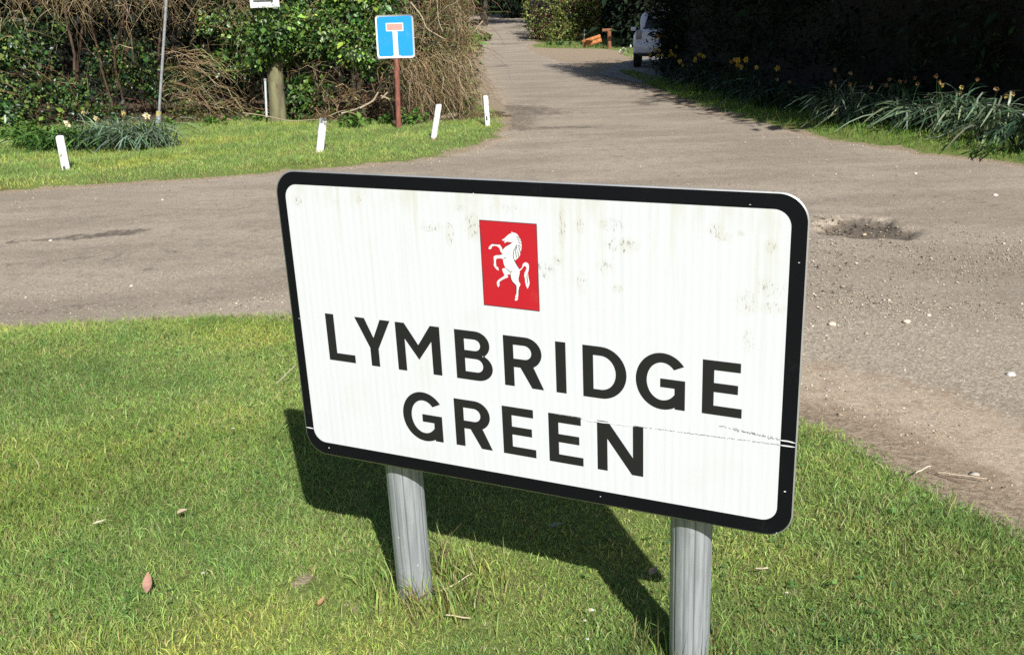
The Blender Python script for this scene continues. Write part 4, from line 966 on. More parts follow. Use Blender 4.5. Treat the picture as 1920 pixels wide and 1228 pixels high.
# --- 5 tangle of dead stems between the pole and the blue sign
t = thing('brushwood', 'low tangle of dead brown branches between the mossy pole and the blue sign', 'brushwood', (float(P(660, 225, 14.7)[0]), 14.7, 0))
n = 190; b = pix(n, 590, 740, 150, 236, 14.5, 15.6); tw = twigs(b, rvec(n) * [1, .6, .6] + [.1, 0, .25], U(.2, .8, n), U(0, .5, n), 7, .07); tw[..., 2] = np.maximum(tw[..., 2], .02)
stemset('stems', t, tw, taper(n, 7, U(.004, .014, n)), BROWN + TAN[:2])
foliage('dead_leaves', t, [E_(x_, y_, 14.8, .35, .3, .14) for x_, y_ in ((620, 180), (680, 200), (650, 225), (600, 220), (720, 215))], 1000, .045, BROWN + [(.05, .075, .02)], M_LEAFM, per=10, spread=.12)
t = thing('dead_branch', 'pale forked dead branch leaning on the tangle, left of the blue sign pole', 'branch', tuple(P(690, 200, 14.3)))
def poly(pts, y, K=12):
    q = np.array([P(*p_, y) for p_ in pts]); s = np.linspace(0, len(q) - 1, K); i0 = np.minimum(s.astype(int), len(q) - 2); f = (s - i0)[:, None]; return q[i0] * (1 - f) + q[i0 + 1] * f
pls = [poly([(675, 203), (700, 190), (712, 168), (722, 158), (725, 148)], 13.9), poly([(716, 185), (730, 170), (732, 150), (738, 148)], 13.9), poly([(714, 180), (730, 186), (737, 205), (739, 226)], 13.9), poly([(712, 166), (716, 158), (714, 150)], 13.9), poly([(640, 213), (660, 208), (690, 196)], 13.95)]
V, F = tubes(np.array(pls), taper(5, 12, [.016, .013, .012, .008, .012], .6), 6); mk('wood', V, F, bark_mat('lichened_wood', (.26, .2, .13), (.42, .34, .24), 30), t, smooth=True)
t = thing('dead_branch', 'long thin straw coloured stem lying across to the post with dead grass on top', 'branch', tuple(P(545, 225, 12.9)))
V, F = tubes(np.array([poly([(455, 212), (500, 218), (545, 228), (602, 224)], 12.0), poly([(604, 224), (635, 210), (650, 207)], 12.2)]), taper(2, 12, .006, .7), 5); mk('wood', V, F, simple('straw_stem', (.33, .265, .17), .8), t, smooth=True)
tt = P(606, 218, 11.0); t = thing('grass_tuft', 'bunch of dead brown grass caught on top of the second white post', 'tuft', tuple(tt))
n = 60; stemset('blades', t, twigs(np.repeat(tt[None], n, 0) + rng.normal(size=(n, 3)) * [.03, .02, .012], rvec(n) + [0, 0, .7], U(.05, .14, n), .5, 5, .1), taper(n, 5, .003), TAN + BROWN)

# --- 6 twiggy hedge beside the lane
TH = [E_(790, 60, 15.2, .55, .5, .5), E_(850, 60, 15.6, .38, .5, .6), E_(780, 180, 14.8, .5, .4, .25), E_(850, 165, 15.2, .42, .4, .3), E_(870, 100, 15.6, .3, .45, .4), E_(800, -60, 15.4, .9, .5, .4), E_(740, 120, 15.2, .4, .4, .3), E_(870, 0, 16.2, .26, .5, .5),
      (-1.35, 18.5, 1.0, .55, 2.2, 1.0), (-1.55, 23, 1.1, .55, 3, 1.1), (-1.75, 29, 1.2, .6, 4, 1.2), (-1.95, 36, 1.3, .7, 4.5, 1.3), (-2.2, 43, 1.5, .8, 4.5, 1.5)]
t = thing('twiggy_hedge', 'sunlit brown twiggy hedge right of the blue sign, running up beside the lane', 'hedge', base_of(TH))
foliage('foliage', t, TH, 19000, .042, [tuple(1.4 * c for c in g) for g in GREEN] + BROWN + [(.24, .25, .07), (.34, .28, .13)], M_LEAFM, w=[1.5, 1.5, 1.1, .6, 1.5, 1, 1, 1, .8, .8, .5], front=.8, spread=.11, per=14, clvar=.4)
n = 820; b = pix(n, 735, 885, -40, 225, 14.5, 15.8); d = rvec(n) * [1, .7, .8] + [.15, -.2, -.1]
tw = twigs(b, d, U(.2, .75, n), U(.1, .8, n), 7, .06); tw[..., 2] = np.maximum(tw[..., 2], .02); stemset('twigs', t, tw, taper(n, 7, U(.0025, .0075, n)), TAN + BROWN[:2])
n = 300; b = pix(n, 735, 870, 95, 170, 14.25, 14.9); tw = twigs(b, np.stack([U(-.1, .6, n), U(-.6, 0, n), U(-.9, .1, n)], 1), U(.3, .7, n), U(.2, .8, n), 8, .06); tw[..., 2] = np.maximum(tw[..., 2], .02)
stemset('dead_stems', t, tw, taper(n, 8, U(.003, .006, n)), TAN)
n = 500; yy = 16 + 30 * U(0, 1, n) ** 1.5; b = np.stack([-.95 - .025 * (yy - 16) + U(-.35, .12, n), yy, U(.1, 2.6, n)], 1); stemset('far_twigs', t, twigs(b, rvec(n) + [.3, -.3, 0], U(.3, 1.0, n), .4, 6, .06), taper(n, 6, U(.004, .010, n)), TAN + BROWN)
pls = [poly([(818, -20), (822, 40), (830, 60)], 14.5), poly([(770, 5), (790, 30), (800, 55), (835, 75)], 14.5), poly([(905, 40), (895, 52), (882, 66)], 15.6), poly([(862, 10), (866, 50), (858, 90)], 15)]
V, F = tubes(np.array(pls), taper(4, 12, [.008, .012, .012, .006], .6), 5); mk('bare_branches', V, F, bark_mat('pale_twigs', (.3, .24, .15), (.45, .37, .25), 30), t, smooth=True)

# --- logs and stone at the foot of the bank
t = thing('log', 'short pale broken log lying on the soil right of the third white post', 'log', tuple(P(840, 220, 14.6)))
V, F = tubes(np.array([np.linspace(P(822, 223, 14.55), P(856, 215, 14.75), 6)]), np.array([[.02, .035, .04, .045, .04, .03]]), 8); mk('wood', V, F, bark_mat('split_wood', (.5, .43, .33), (.25, .18, .11), 20), t, smooth=True)
c = P(8, 288, 13.0); V, F = blob((c[0], c[1], .03), (.17, .10, .05)); tag(mk('stone', V, F, simple('pale_stone', (.5, .47, .42), .9, scale=12, var=.4), smooth=True), 'pale flat stone in the grass at the left edge, by the white post', 'stone')

# --- leafy weeds at the foot of the bank
def weed(px, py, w_, h_, n, label, cols, size=.06):
    g0 = at(px, py); yb = float(g0[1]); x0 = float(g0[0]); z0 = float(gz(np.array([x0]), np.array([yb]))[0])
    t = thing('weed', label, 'plant', (x0, yb, z0), 'leafy weeds along the foot of the bank')
    k = max(5, n // 25); b = np.stack([x0 + rng.normal(size=k) * w_ * .4, yb + rng.normal(size=k) * .06, np.full(k, z0)], 1)
    tw = twigs(b, rvec(k) * .5 + [0, -.1, 1], U(.5, 1.0, k) * h_, .15, 5, .05); stemset('stems', t, tw, taper(k, 5, .004), [(.08, .12, .03), (.12, .1, .05)])
    pp = tw[rng.integers(0, k, n), rng.integers(1, 5, n)] + rng.normal(size=(n, 3)) * .025
    V, F = leaves(pp, rvec(n) * [1, 1, .5] + [0, -.2, .1], size * rng.lognormal(0, .25, n), .65, .2, up=np.tile([0, -.2, 1.], (n, 1))); c_ = pal(n, cols, None, .2)
    mk('leaves', V, F, M_LEAFM, t, col=np.concatenate([c_, c_])); return t
WG = [(.07, .16, .025), (.10, .21, .035), (.13, .24, .045), (.05, .11, .025)]
for a in [(660, 246, .26, .22, 170, 'low bright green weed on the verge edge, left of the blue sign pole'), (715, 240, .18, .16, 110, 'small green weed close left of the blue sign pole'), (772, 240, .24, .22, 190, 'bright green leafy weed close right of the blue sign pole'),
          (890, 208, .22, .22, 150, 'dark green weed clump behind the slim corner post'), (868, 222, .16, .15, 90, 'little green weed left of the slim corner post'), (470, 236, .3, .14, 110, 'straggling yellow green weed below the mossy pole'), (400, 242, .3, .13, 110, 'straggling weed below the dry bramble mound'),
          (330, 243, .22, .14, 90, 'small weed by the foot of the stay rod'), (60, 262, .3, .28, 200, 'lush yellow green weed at the left end of the verge'), (20, 268, .28, .24, 160, 'yellow green weed at the left edge of the picture')]:
    weed(*a[:5], a[5], WG if a[0] > 350 else WG + [(.16, .2, .04)])

# --- daffodils
YEL = [(.56, .39, .06), (.62, .48, .12)]; PALE = [(.75, .66, .34), (.78, .72, .48)]; WILT = [(.40, .28, .15), (.50, .40, .25), (.34, .22, .11), (.5, .42, .16)]
DRG_ = 'daffodil clumps along the foot of the dark right hedge'
def daffodil(px, py, n, L, w_, nf, fcols, label, cols, depth=None, droop=(.3, 1.0), lean=(0, -.25), group='daffodil clumps', bw=.0105, fh=(.62, .92)):
    g0 = at(px, py) if depth is None else np.array(P(px, py, depth)[:2]); x0, yb = float(g0[0]), float(g0[1]); z0 = float(gz(np.array([x0]), np.array([yb]))[0])
    t = thing('daffodil_clump', label, 'plant', (x0, yb, z0), group)
    b = np.stack([x0 + rng.normal(size=n) * w_ * .4, yb + rng.normal(size=n) * w_ * .22, np.full(n, z0 - .01)], 1)
    d = np.stack([rng.normal(size=n) * .45 + lean[0], rng.normal(size=n) * .35 + lean[1], np.full(n, 1.)], 1)
    K = 9; pl = twigs(b, d, L * U(.65, 1.15, n), 0, K, .008)
    tt_ = np.linspace(0, 1, K); hd = norm(d * [1, 1, 0] + rng.normal(size=(n, 3)) * [.2, .2, 0])
    br = (np.maximum(0, tt_ - .45)[None] ** 2 * U(*droop, n)[:, None] * 2.2)[..., None] * L
    pl = pl + hd[:, None] * br * .8 - np.array([0, 0, 1.]) * br * 1.0; pl[..., 2] = np.maximum(pl[..., 2], z0 + .01)
    T = norm(np.gradient(pl, axis=1)); S = norm(np.cross(T, np.array([0, 0, 1.])) + 1e-3) ; S = norm(S + .5 * np.repeat(rvec(n)[:, None], K, 1))
    wd_ = bw * np.array([.7, .9, 1, 1.05, 1.05, 1, .95, .8, .25]) * (1 + 0 * tt_)
    A, B = pl + S * wd_[None, :, None], pl - S * wd_[None, :, None]
    V = np.stack([A, B], 2).reshape(-1, 3); i = (np.arange(n)[:, None] * K + np.arange(K - 1)[None]).ravel() * 2
    F = np.stack([i, i + 1, i + 3, i + 2], 1); c_ = np.repeat(pal(n, cols, None, .2), K - 1, 0)
    mk('leaves', V, F, M_LEAF if group == DRG_ else M_LEAFM, t, col=c_)
    for _ in range(nf):
        mb = MB(); bb = np.array([x0 + rng.normal() * w_ * .45, yb + rng.normal() * w_ * .2 - .05, z0]); hgt = L * rng.uniform(*fh)
        tip = bb + np.array([rng.normal() * .12, -.08 + rng.normal() * .08, hgt]); pl_ = np.linspace(bb, tip, 6); pl_[1:5, :2] += (bb - tip)[:2] * .12; pl_[-1] += [0, -.02, -.015]
        Vx, Fx = tubes(pl_[None], .0035, 4); mb.add(Vx, Fx, (.05, .11, .03))
        f = norm(np.array([rng.normal() * .6, -1, rng.uniform(-.5, .2)])); u = norm(np.cross(f, [0, 0, 1.])); v = np.cross(u, f)
        fc = fcols[rng.integers(len(fcols))]; rs = .05 if fcols is not WILT else .042
        for q_ in range(6):
            a_ = q_ * math.pi / 3 + rng.normal() * .15; d_ = u * math.cos(a_) + v * math.sin(a_)
            Vx, Fx = leaves(tip[None], (d_ + f * (.25 if fcols is not WILT else 1.3))[None], rs * rng.uniform(.85, 1.2), .75, .2, up=f[None]); mb.add(Vx, Fx, np.array(fc) * rng.uniform(.85, 1.1))
        th = np.linspace(0, 2 * np.pi, 9)[:-1]
        ring = lambda r_, o_: tip + f * o_ + r_ * (u * np.cos(th)[:, None] + v * np.sin(th)[:, None])
        Vx = np.concatenate([ring(.009, .002), ring(.010, .018), ring(.016, .028)]); ii = np.arange(8); jj = (ii + 1) % 8
        mb.add(Vx, np.concatenate([np.stack([ii, jj, jj + 8, ii + 8], 1), np.stack([ii + 8, jj + 8, jj + 16, ii + 16], 1)]), np.array(fc) * [1, .8, .6]); mb.build('flower', M_PETAL, t)
    return t
DG = [(.022, .045, .026), (.030, .060, .034), (.04, .075, .04), (.018, .035, .02)]; DGL = [(.15, .22, .15), (.20, .28, .19), (.24, .31, .18), (.11, .18, .09)]  # DG is darkened for the shaded clumps, shade put into its colour
DL = 'daffodil clumps at the left end of the far verge'
daffodil(190, 285, 330, .50, .40, 3, PALE, 'bluish daffodil clump with pale flowers, directly left of the clump below the stay rod', DGL, group=DL, bw=.007)
daffodil(262, 287, 400, .52, .46, 2, PALE, 'dense bluish daffodil clump below the slanting stay rod', DGL, group=DL, bw=.007)
daffodil(132, 290, 160, .46, .36, 0, PALE, 'grassy green daffodil clump just behind the leftmost white post', [(.07, .15, .03), (.1, .2, .04), (.05, .12, .03)], group=DL)
daffodil(70, 286, 130, .40, .32, 0, PALE, 'thin green daffodil clump at the far left of the verge', [(.07, .15, .03), (.1, .2, .04)], group=DL)
DGN = [(.08, .13, .075), (.12, .18, .10), (.18, .24, .14), (.24, .29, .19)]  # lightened for the clumps on the sunlit strip, sun put into the colour
DRG = 'daffodil clumps along the foot of the dark right hedge'
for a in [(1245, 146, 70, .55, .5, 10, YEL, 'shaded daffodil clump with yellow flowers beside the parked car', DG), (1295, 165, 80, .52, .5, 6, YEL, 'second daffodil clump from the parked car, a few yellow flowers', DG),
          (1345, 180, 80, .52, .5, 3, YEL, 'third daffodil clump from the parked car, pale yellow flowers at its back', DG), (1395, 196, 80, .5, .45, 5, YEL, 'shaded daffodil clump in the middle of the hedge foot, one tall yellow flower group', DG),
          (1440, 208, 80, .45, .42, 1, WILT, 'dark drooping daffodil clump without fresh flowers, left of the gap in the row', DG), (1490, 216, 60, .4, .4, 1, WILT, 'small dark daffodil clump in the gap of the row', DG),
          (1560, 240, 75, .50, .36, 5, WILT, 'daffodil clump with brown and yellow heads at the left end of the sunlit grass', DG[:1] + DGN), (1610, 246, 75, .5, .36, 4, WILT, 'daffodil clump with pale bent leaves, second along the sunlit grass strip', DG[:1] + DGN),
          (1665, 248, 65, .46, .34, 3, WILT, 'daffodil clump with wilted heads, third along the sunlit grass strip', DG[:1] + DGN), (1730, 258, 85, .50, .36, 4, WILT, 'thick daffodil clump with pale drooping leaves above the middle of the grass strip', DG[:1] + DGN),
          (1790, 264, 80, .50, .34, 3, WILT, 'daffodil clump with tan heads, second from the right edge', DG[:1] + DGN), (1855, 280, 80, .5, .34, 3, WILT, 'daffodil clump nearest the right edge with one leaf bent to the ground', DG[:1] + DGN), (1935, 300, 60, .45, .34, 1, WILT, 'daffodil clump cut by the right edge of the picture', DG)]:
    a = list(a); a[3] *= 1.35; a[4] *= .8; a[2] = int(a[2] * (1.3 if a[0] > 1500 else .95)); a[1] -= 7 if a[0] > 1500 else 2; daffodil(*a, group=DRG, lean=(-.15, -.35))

# --- the dark conifer hedge on the right
HD = []
H2_ = HEDGE + [np.array([7.5, 5.0])]
def along(poly_, step):
    o = []
    for a, b in zip(poly_[:-1], poly_[1:]):
        L = np.linalg.norm(b - a); k = max(1, int(round(L / step)))
        for i_ in range(k): o.append((a + (b - a) * i_ / k, norm(b - a)))
    return o
CH_ = thing('conifer_hedge', 'tall dense hedge in deep shade behind the daffodils on the right', 'hedge', (5.5, 16, 0))
ctr = along(H2_, 1.1); ells = []
for c_, d_ in ctr:
    nrm = np.array([-d_[1], d_[0]]); nrm = nrm if nrm[0] > 0 else -nrm
    for zz, rz, off in (((.5, .65, .95), (1.4, .75, .92), (2.5, .85, .9), (3.6, .9, .9), (4.6, .8, .9), (5.7, .9, .9), (6.7, .0, 1.0))[:4] if c_[1] > 23.5 else ((.5, .65, .95), (1.4, .75, .92), (2.5, .85, .75), (3.6, .9, .5), (4.6, .8, .42), (5.7, .9, .42), (6.7, .8, .5))):  # upper tiers, out of view, lean out to shade the verge
        q_ = c_ + nrm * off; endp = c_[1] > 25.2; q_ = q_ - nrm * (.22 if endp else 0); ells += [(q_[0], q_[1], zz, .46 if endp else .72, .46 if endp else .72, rz)] * (3 if endp else 1)
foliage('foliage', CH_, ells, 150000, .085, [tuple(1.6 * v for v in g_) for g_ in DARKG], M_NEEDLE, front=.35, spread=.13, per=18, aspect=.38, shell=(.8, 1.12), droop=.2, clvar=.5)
pl2 = [];
for c_, d_ in ctr:
    nrm = np.array([-d_[1], d_[0]]); nrm = nrm if nrm[0] > 0 else -nrm
    pl2.append([c_ + nrm * .60, c_ + nrm * 1.5, nrm])
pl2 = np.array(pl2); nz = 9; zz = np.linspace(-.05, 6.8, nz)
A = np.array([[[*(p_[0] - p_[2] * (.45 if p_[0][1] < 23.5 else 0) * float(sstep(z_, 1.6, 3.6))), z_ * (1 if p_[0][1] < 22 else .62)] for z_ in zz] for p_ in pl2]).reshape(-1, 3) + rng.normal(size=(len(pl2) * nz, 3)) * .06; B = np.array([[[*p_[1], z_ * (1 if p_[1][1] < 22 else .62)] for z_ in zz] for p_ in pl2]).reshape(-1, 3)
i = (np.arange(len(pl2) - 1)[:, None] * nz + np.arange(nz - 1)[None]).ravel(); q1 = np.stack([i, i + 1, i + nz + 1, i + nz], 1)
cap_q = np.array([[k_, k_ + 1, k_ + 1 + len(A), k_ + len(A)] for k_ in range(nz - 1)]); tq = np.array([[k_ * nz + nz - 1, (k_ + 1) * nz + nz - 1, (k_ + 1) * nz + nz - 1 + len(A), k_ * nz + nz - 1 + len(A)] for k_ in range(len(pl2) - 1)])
mk('branches', np.concatenate([A, B]), np.concatenate([q1, q1 + len(A), cap_q, tq]), M_DARKCORE, CH_)  # near-black slab added inside the hedge to block light, not modelled branches
n = 260; b = np.stack([U(5.2, 6.0, n), U(11.2, 14.6, n), U(.9, 1.7, n)], 1); b[:, 0] = 5.75 - (b[:, 1] - 11.3) * .26 + U(-.05, .5, n)
stemset('dead_twigs', CH_, twigs(b, rvec(n) + [-.7, -.3, 0], U(.15, .5, n), .3, 6, .07), taper(n, 6, .004), [(.035, .02, .015), (.05, .03, .02)])
# trees rising from it
G_RT = 'dark trees rising behind the right hedge'
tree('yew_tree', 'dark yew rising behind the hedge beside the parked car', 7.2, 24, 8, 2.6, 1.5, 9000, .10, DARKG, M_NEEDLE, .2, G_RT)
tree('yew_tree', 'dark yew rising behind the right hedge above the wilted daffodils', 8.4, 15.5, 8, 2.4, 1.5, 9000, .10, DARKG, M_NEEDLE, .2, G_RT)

# --- far hedge beyond the forecourt, dark trees behind the gate and at the end of the lane
FH = [E_(1025, 25, 52, 1.0, .9, 1.1), E_(1065, 25, 52.5, 1.1, .9, 1.2), E_(1100, 35, 53, .9, .9, 1.0), E_(1045, 60, 51.5, .9, .7, .6), E_(1085, 60, 52, .9, .7, .55), E_(1010, 45, 54, .6, 1, .9), E_(1050, -30, 53, 1.6, 1, 1.2), E_(1110, -20, 53.5, 1.2, 1, 1.2), E_(1008, 0, 58, .7, 3, 1.6)]
t = thing('mixed_hedge', 'sunlit green and brown hedge at the corner beyond the parked car, beside the lane', 'hedge', base_of(FH))
foliage('foliage', t, FH, 14000, .085, [(.07, .13, .025), (.12, .20, .035), (.17, .25, .05), (.22, .28, .06)] + BROWN[:2] + [(.24, .12, .045), (.18, .21, .05), (.22, .18, .07)], M_LEAFM, w=[1, 1.5, 1.5, 1, 1, 1, .5, 1, 1], front=.85, spread=.16, per=16, aspect=.6, clvar=.4)
n = 220; stemset('stems', t, twigs(pix(n, 1000, 1120, 0, 85, 51.5, 53.5), rvec(n) + [0, -.2, .3], U(.4, 1.3, n), .2, 6, .06), taper(n, 6, U(.008, .02, n)), BROWN + TAN[:2])
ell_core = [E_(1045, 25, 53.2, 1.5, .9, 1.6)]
V, F = blob(ell_core[0][:3], ell_core[0][3:], 14, 8, .08); mk('shade_core', V, F, M_DARKCORE, t)  # near-black blob for the hedge's dark inside, shade put into its colour
G_FT = 'dark trees shading the forecourt and the end of the lane'
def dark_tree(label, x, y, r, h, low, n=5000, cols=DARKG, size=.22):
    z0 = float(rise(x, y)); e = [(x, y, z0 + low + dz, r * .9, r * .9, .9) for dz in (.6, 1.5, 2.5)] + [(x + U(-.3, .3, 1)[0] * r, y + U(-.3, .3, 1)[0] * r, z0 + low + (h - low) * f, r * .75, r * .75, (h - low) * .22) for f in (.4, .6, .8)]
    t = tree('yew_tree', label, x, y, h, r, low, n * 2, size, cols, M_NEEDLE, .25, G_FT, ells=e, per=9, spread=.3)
    V, F = blob((x, y, z0 + low + (h - low) * .42), (r * .62, r * .62, (h - low) * .42), 12, 8, .08); mk('shade_core', V, F, M_DARKCORE, t); return t  # near-black blob added inside the crown to block light
x1 = lambda px, y: float(P(px, 50, y)[0])
xe = lambda y_: float(np.interp(y_, [p_[1] for p_ in lane_r[::-1]], [p_[0] for p_ in lane_r[::-1]]))
def shade_canopy(y_a, y_b, z_, w_=1.0): return [(xe(y_) + z_ / .80 * .275 + w_ + .05, y_ - z_ / .80 * .962, z_, w_, .8, .5) for y_ in np.arange(y_a, y_b, .9)]  # unseen crown parts added beside the road to cast the verge's shade
tree('yew_tree', 'unseen tree added over the middle of the right hedge to shade the verge', 7.2, 12.5, 8, 1.5, 3.4, 14000, .12, DARKG, M_NEEDLE, .18, G_RT, ells=shade_canopy(17.2, 24, 5.0) + [(6.6, 13, 6.5, 1.2, 1.5, .8)], per=12, spread=.2)
tree('yew_tree', 'unseen tree added over the near end of the right hedge to shade the verge', 7.6, 8.4, 8, 1.5, 3.4, 20000, .12, DARKG, M_NEEDLE, .18, G_RT, per=12, spread=.2, ells=shade_canopy(13.0, 17.4, 4.6) + [(6.7, 8.6, 5, 1, 1, .8), (7.0, 8.6, 6, 1, 1, .8), (7.3, 8.6, 7, 1, 1, .8), (7.6, 8.6, 8, 1, 1, .8)])
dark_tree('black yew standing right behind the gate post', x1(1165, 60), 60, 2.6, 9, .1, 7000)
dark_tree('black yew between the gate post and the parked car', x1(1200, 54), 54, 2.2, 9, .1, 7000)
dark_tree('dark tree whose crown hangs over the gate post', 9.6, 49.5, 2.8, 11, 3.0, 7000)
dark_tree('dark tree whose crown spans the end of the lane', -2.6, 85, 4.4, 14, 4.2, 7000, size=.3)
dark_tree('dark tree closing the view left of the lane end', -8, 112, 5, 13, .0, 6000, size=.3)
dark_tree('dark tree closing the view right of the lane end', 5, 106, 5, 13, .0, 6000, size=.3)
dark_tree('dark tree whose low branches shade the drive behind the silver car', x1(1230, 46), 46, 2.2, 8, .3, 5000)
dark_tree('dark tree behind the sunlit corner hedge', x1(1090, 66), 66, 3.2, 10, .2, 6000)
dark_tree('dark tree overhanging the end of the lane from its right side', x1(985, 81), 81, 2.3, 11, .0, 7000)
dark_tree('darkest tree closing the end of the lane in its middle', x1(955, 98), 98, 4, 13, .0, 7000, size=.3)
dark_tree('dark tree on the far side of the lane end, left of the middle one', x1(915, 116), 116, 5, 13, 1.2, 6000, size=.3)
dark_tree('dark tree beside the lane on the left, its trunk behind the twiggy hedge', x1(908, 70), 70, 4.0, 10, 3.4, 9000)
# spray of pale needles hanging by the car
t = thing('cypress_spray', 'pale sunlit drooping cypress branch hanging into view above the car roof', 'branch', tuple(P(1215, -25, 27)))
n = 40; b = pix(n, 1203, 1228, -40, -14, 26.8, 27.2); tw = twigs(b, np.stack([U(-.3, .3, n), U(-.2, .1, n), U(-1, -.6, n)], 1), U(.2, .5, n), .2, 6, .04); stemset('twigs', t, tw, taper(n, 6, .008), [(.30, .27, .17), (.22, .22, .12)])
pp = tw[rng.integers(0, n, 300), rng.integers(1, 6, 300)]; V, F = leaves(pp, rvec(300) * .5 + [0, 0, -1], U(.05, .11, 300), .3); c_ = pal(300, [(.32, .30, .2), (.2, .22, .12), (.4, .38, .28)]); mk('needles', V, F, M_LEAFM, t, col=np.concatenate([c_, c_]))
# plants on the far verges
weed(914, 78, .5, .55, 160, 'bright green plant at the left edge of the lane, beyond the twiggy hedge', WG, .14)
weed(1172, 101, .25, .3, 60, 'small white flowered clump on the grass beside the silver car', [(.6, .62, .55), (.09, .16, .04)], .10)
weed(1030, 86, .8, .2, 140, 'low green growth at the foot of the corner hedge', WG, .12)
weed(1075, 86, .8, .25, 140, 'bluish green low growth left of the orange board', [(.05, .11, .06), (.07, .14, .07)], .12)

# ------------------------------------------------------------------ grass
def grass(name, label, x, y, L, W, cols, cw, lean=(.25, 1.1), comb=(0, 0), straw=.12):
    n = len(x); d = edge_dist(x, y); zb = gz(x, y, d)
    a = U(0, 2 * np.pi, n); ln = U(*lean, n)
    H = np.stack([np.cos(a) + comb[0], np.sin(a) + comb[1], 0 * a], 1); H = norm(H)
    L = L * rng.lognormal(0, .35, n)
    b = np.stack([x, y, zb - .004], 1)
    up = np.array([0, 0, 1.])
    d1 = norm(up * np.cos(ln * .55)[:, None] + H * np.sin(ln * .55)[:, None]); d2 = norm(up * np.cos(ln * 1.25)[:, None] + H * np.sin(ln * 1.25)[:, None])
    m_ = b + d1 * L[:, None] * .55; t_ = m_ + d2 * L[:, None] * .5
    S = norm(np.cross(d1, up + .01) + .8 * rvec(n)); w_ = (W * rng.lognormal(0, .3, n))[:, None] * .5
    V = np.stack([b - S * w_, b + S * w_, m_ + S * w_ * .85, m_ - S * w_ * .85, t_], 1).reshape(-1, 3)
    i = np.arange(n) * 5; Q = np.stack([i, i + 1, i + 2, i + 3], 1); T = np.stack([i + 3, i + 2, i + 4], 1)
    c = pal(n, cols, cw, .2)
    pat = .5 + .5 * np.sin(2.3 * x + 1.1 * np.sin(3.1 * y)) * np.sin(2.9 * y + .7 * np.sin(2.2 * x))
    pat2 = .5 + .5 * np.sin(9.1 * x + 2 * np.sin(5.3 * y)) * np.sin(8.3 * y + 1.5 * np.sin(7 * x))
    big_ = np.sin(1.7 * x + 2.2 * np.sin(1.3 * y + .6)) * np.sin(2.1 * y - .8 * x + 1.1); c[:, 0] *= 1 + .15 * np.clip(big_, 0, 1); c[:, 2] *= 1 - .2 * np.clip(big_, 0, 1); c *= (1 - .16 * np.clip(-big_, 0, 1))[:, None]
    c *= (.78 + .42 * pat * .6 + .30 * pat2)[:, None]; c[:, 0] *= .85 + .35 * pat2 * pat + .1
    sw = rng.uniform(size=n) < straw * (.5 + pat2); c[sw] = pal(int(sw.sum()), [(.34, .28, .13), (.42, .35, .19), (.24, .20, .09), (.28, .27, .10)], None, .2)
    o = mk(name, V, [T, Q], M_GRASS, None, col=np.concatenate([c, c])); return tag(o, label, 'grass', kind='stuff')
GC = [(.225, .35, .08), (.265, .40, .10), (.305, .42, .125), (.19, .305, .07), (.34, .40, .15), (.165, .285, .09)]
GW = [1.2, 1.5, 1.1, .9, .6, .5]
# near verge
N = 1400000
x, y = U(-3.2, 2.6, N), U(1.35, 5.2, N)
ok = ~inside(x, y, RS) & (np.abs(x) < .62 * y + .55) & (y < 5.1)
x, y = x[ok], y[ok]; d = edge_dist(x, y)
dens = sstep(d, .0, .28) * .92 + .08; dens *= np.where((x > .6), sstep(d, .10, .42), 1)
dens *= 1 - .9 * ell(x, y, [BARE], .06, .5)
for q_ in [(200, 990), (120, 860), (380, 980), (640, 1190), (930, 1190), (1150, 1010), (1480, 1120), (1700, 950)]:
    dens *= 1 - .45 * ell(x, y, [at(*q_)], .05, .8)
dens *= .65 + .35 * np.sin(5 * x + 2 * y) ** 2
ok = rng.uniform(size=len(x)) < dens; x, y, d = x[ok], y[ok], d[ok]
Lh = .020 + .006 * np.sin(2.1 * x + 1.3) * np.sin(1.9 * y) + .012 * (1 - sstep(d, .1, .5)) * (y > 3)
grass('grass', 'short sunlit mown grass of the near verge around the name sign', x, y, Lh, .0021 * (1 + .13 * (y - 2)), GC, GW, lean=(.35, 1.2), straw=.11)
# long tufts at the posts
ft = []
for pu, k_ in ((208, 700), (889, 400)):
    c_ = sp(pu, 28, -.076); bt = sp(pu, 1500, -.076); tt_ = (c_[2]) / (c_[2] - bt[2]); g0 = c_ + (bt - c_) * tt_
    r_ = .045 + np.abs(rng.normal(size=k_)) * .07; a_ = U(0, 6.28, k_)
    ft.append(np.stack([g0[0] + r_ * np.cos(a_) + .03 * (pu < 500) * 1.6, g0[1] + r_ * np.sin(a_)], 1))
ft = np.concatenate(ft); grass('grass', 'longer tufty grass left standing round the feet of the two sign posts', ft[:, 0], ft[:, 1], np.full(len(ft), .065), .0032, GC + [(.2, .18, .06)], GW + [1.2], lean=(.1, .9), straw=.3)
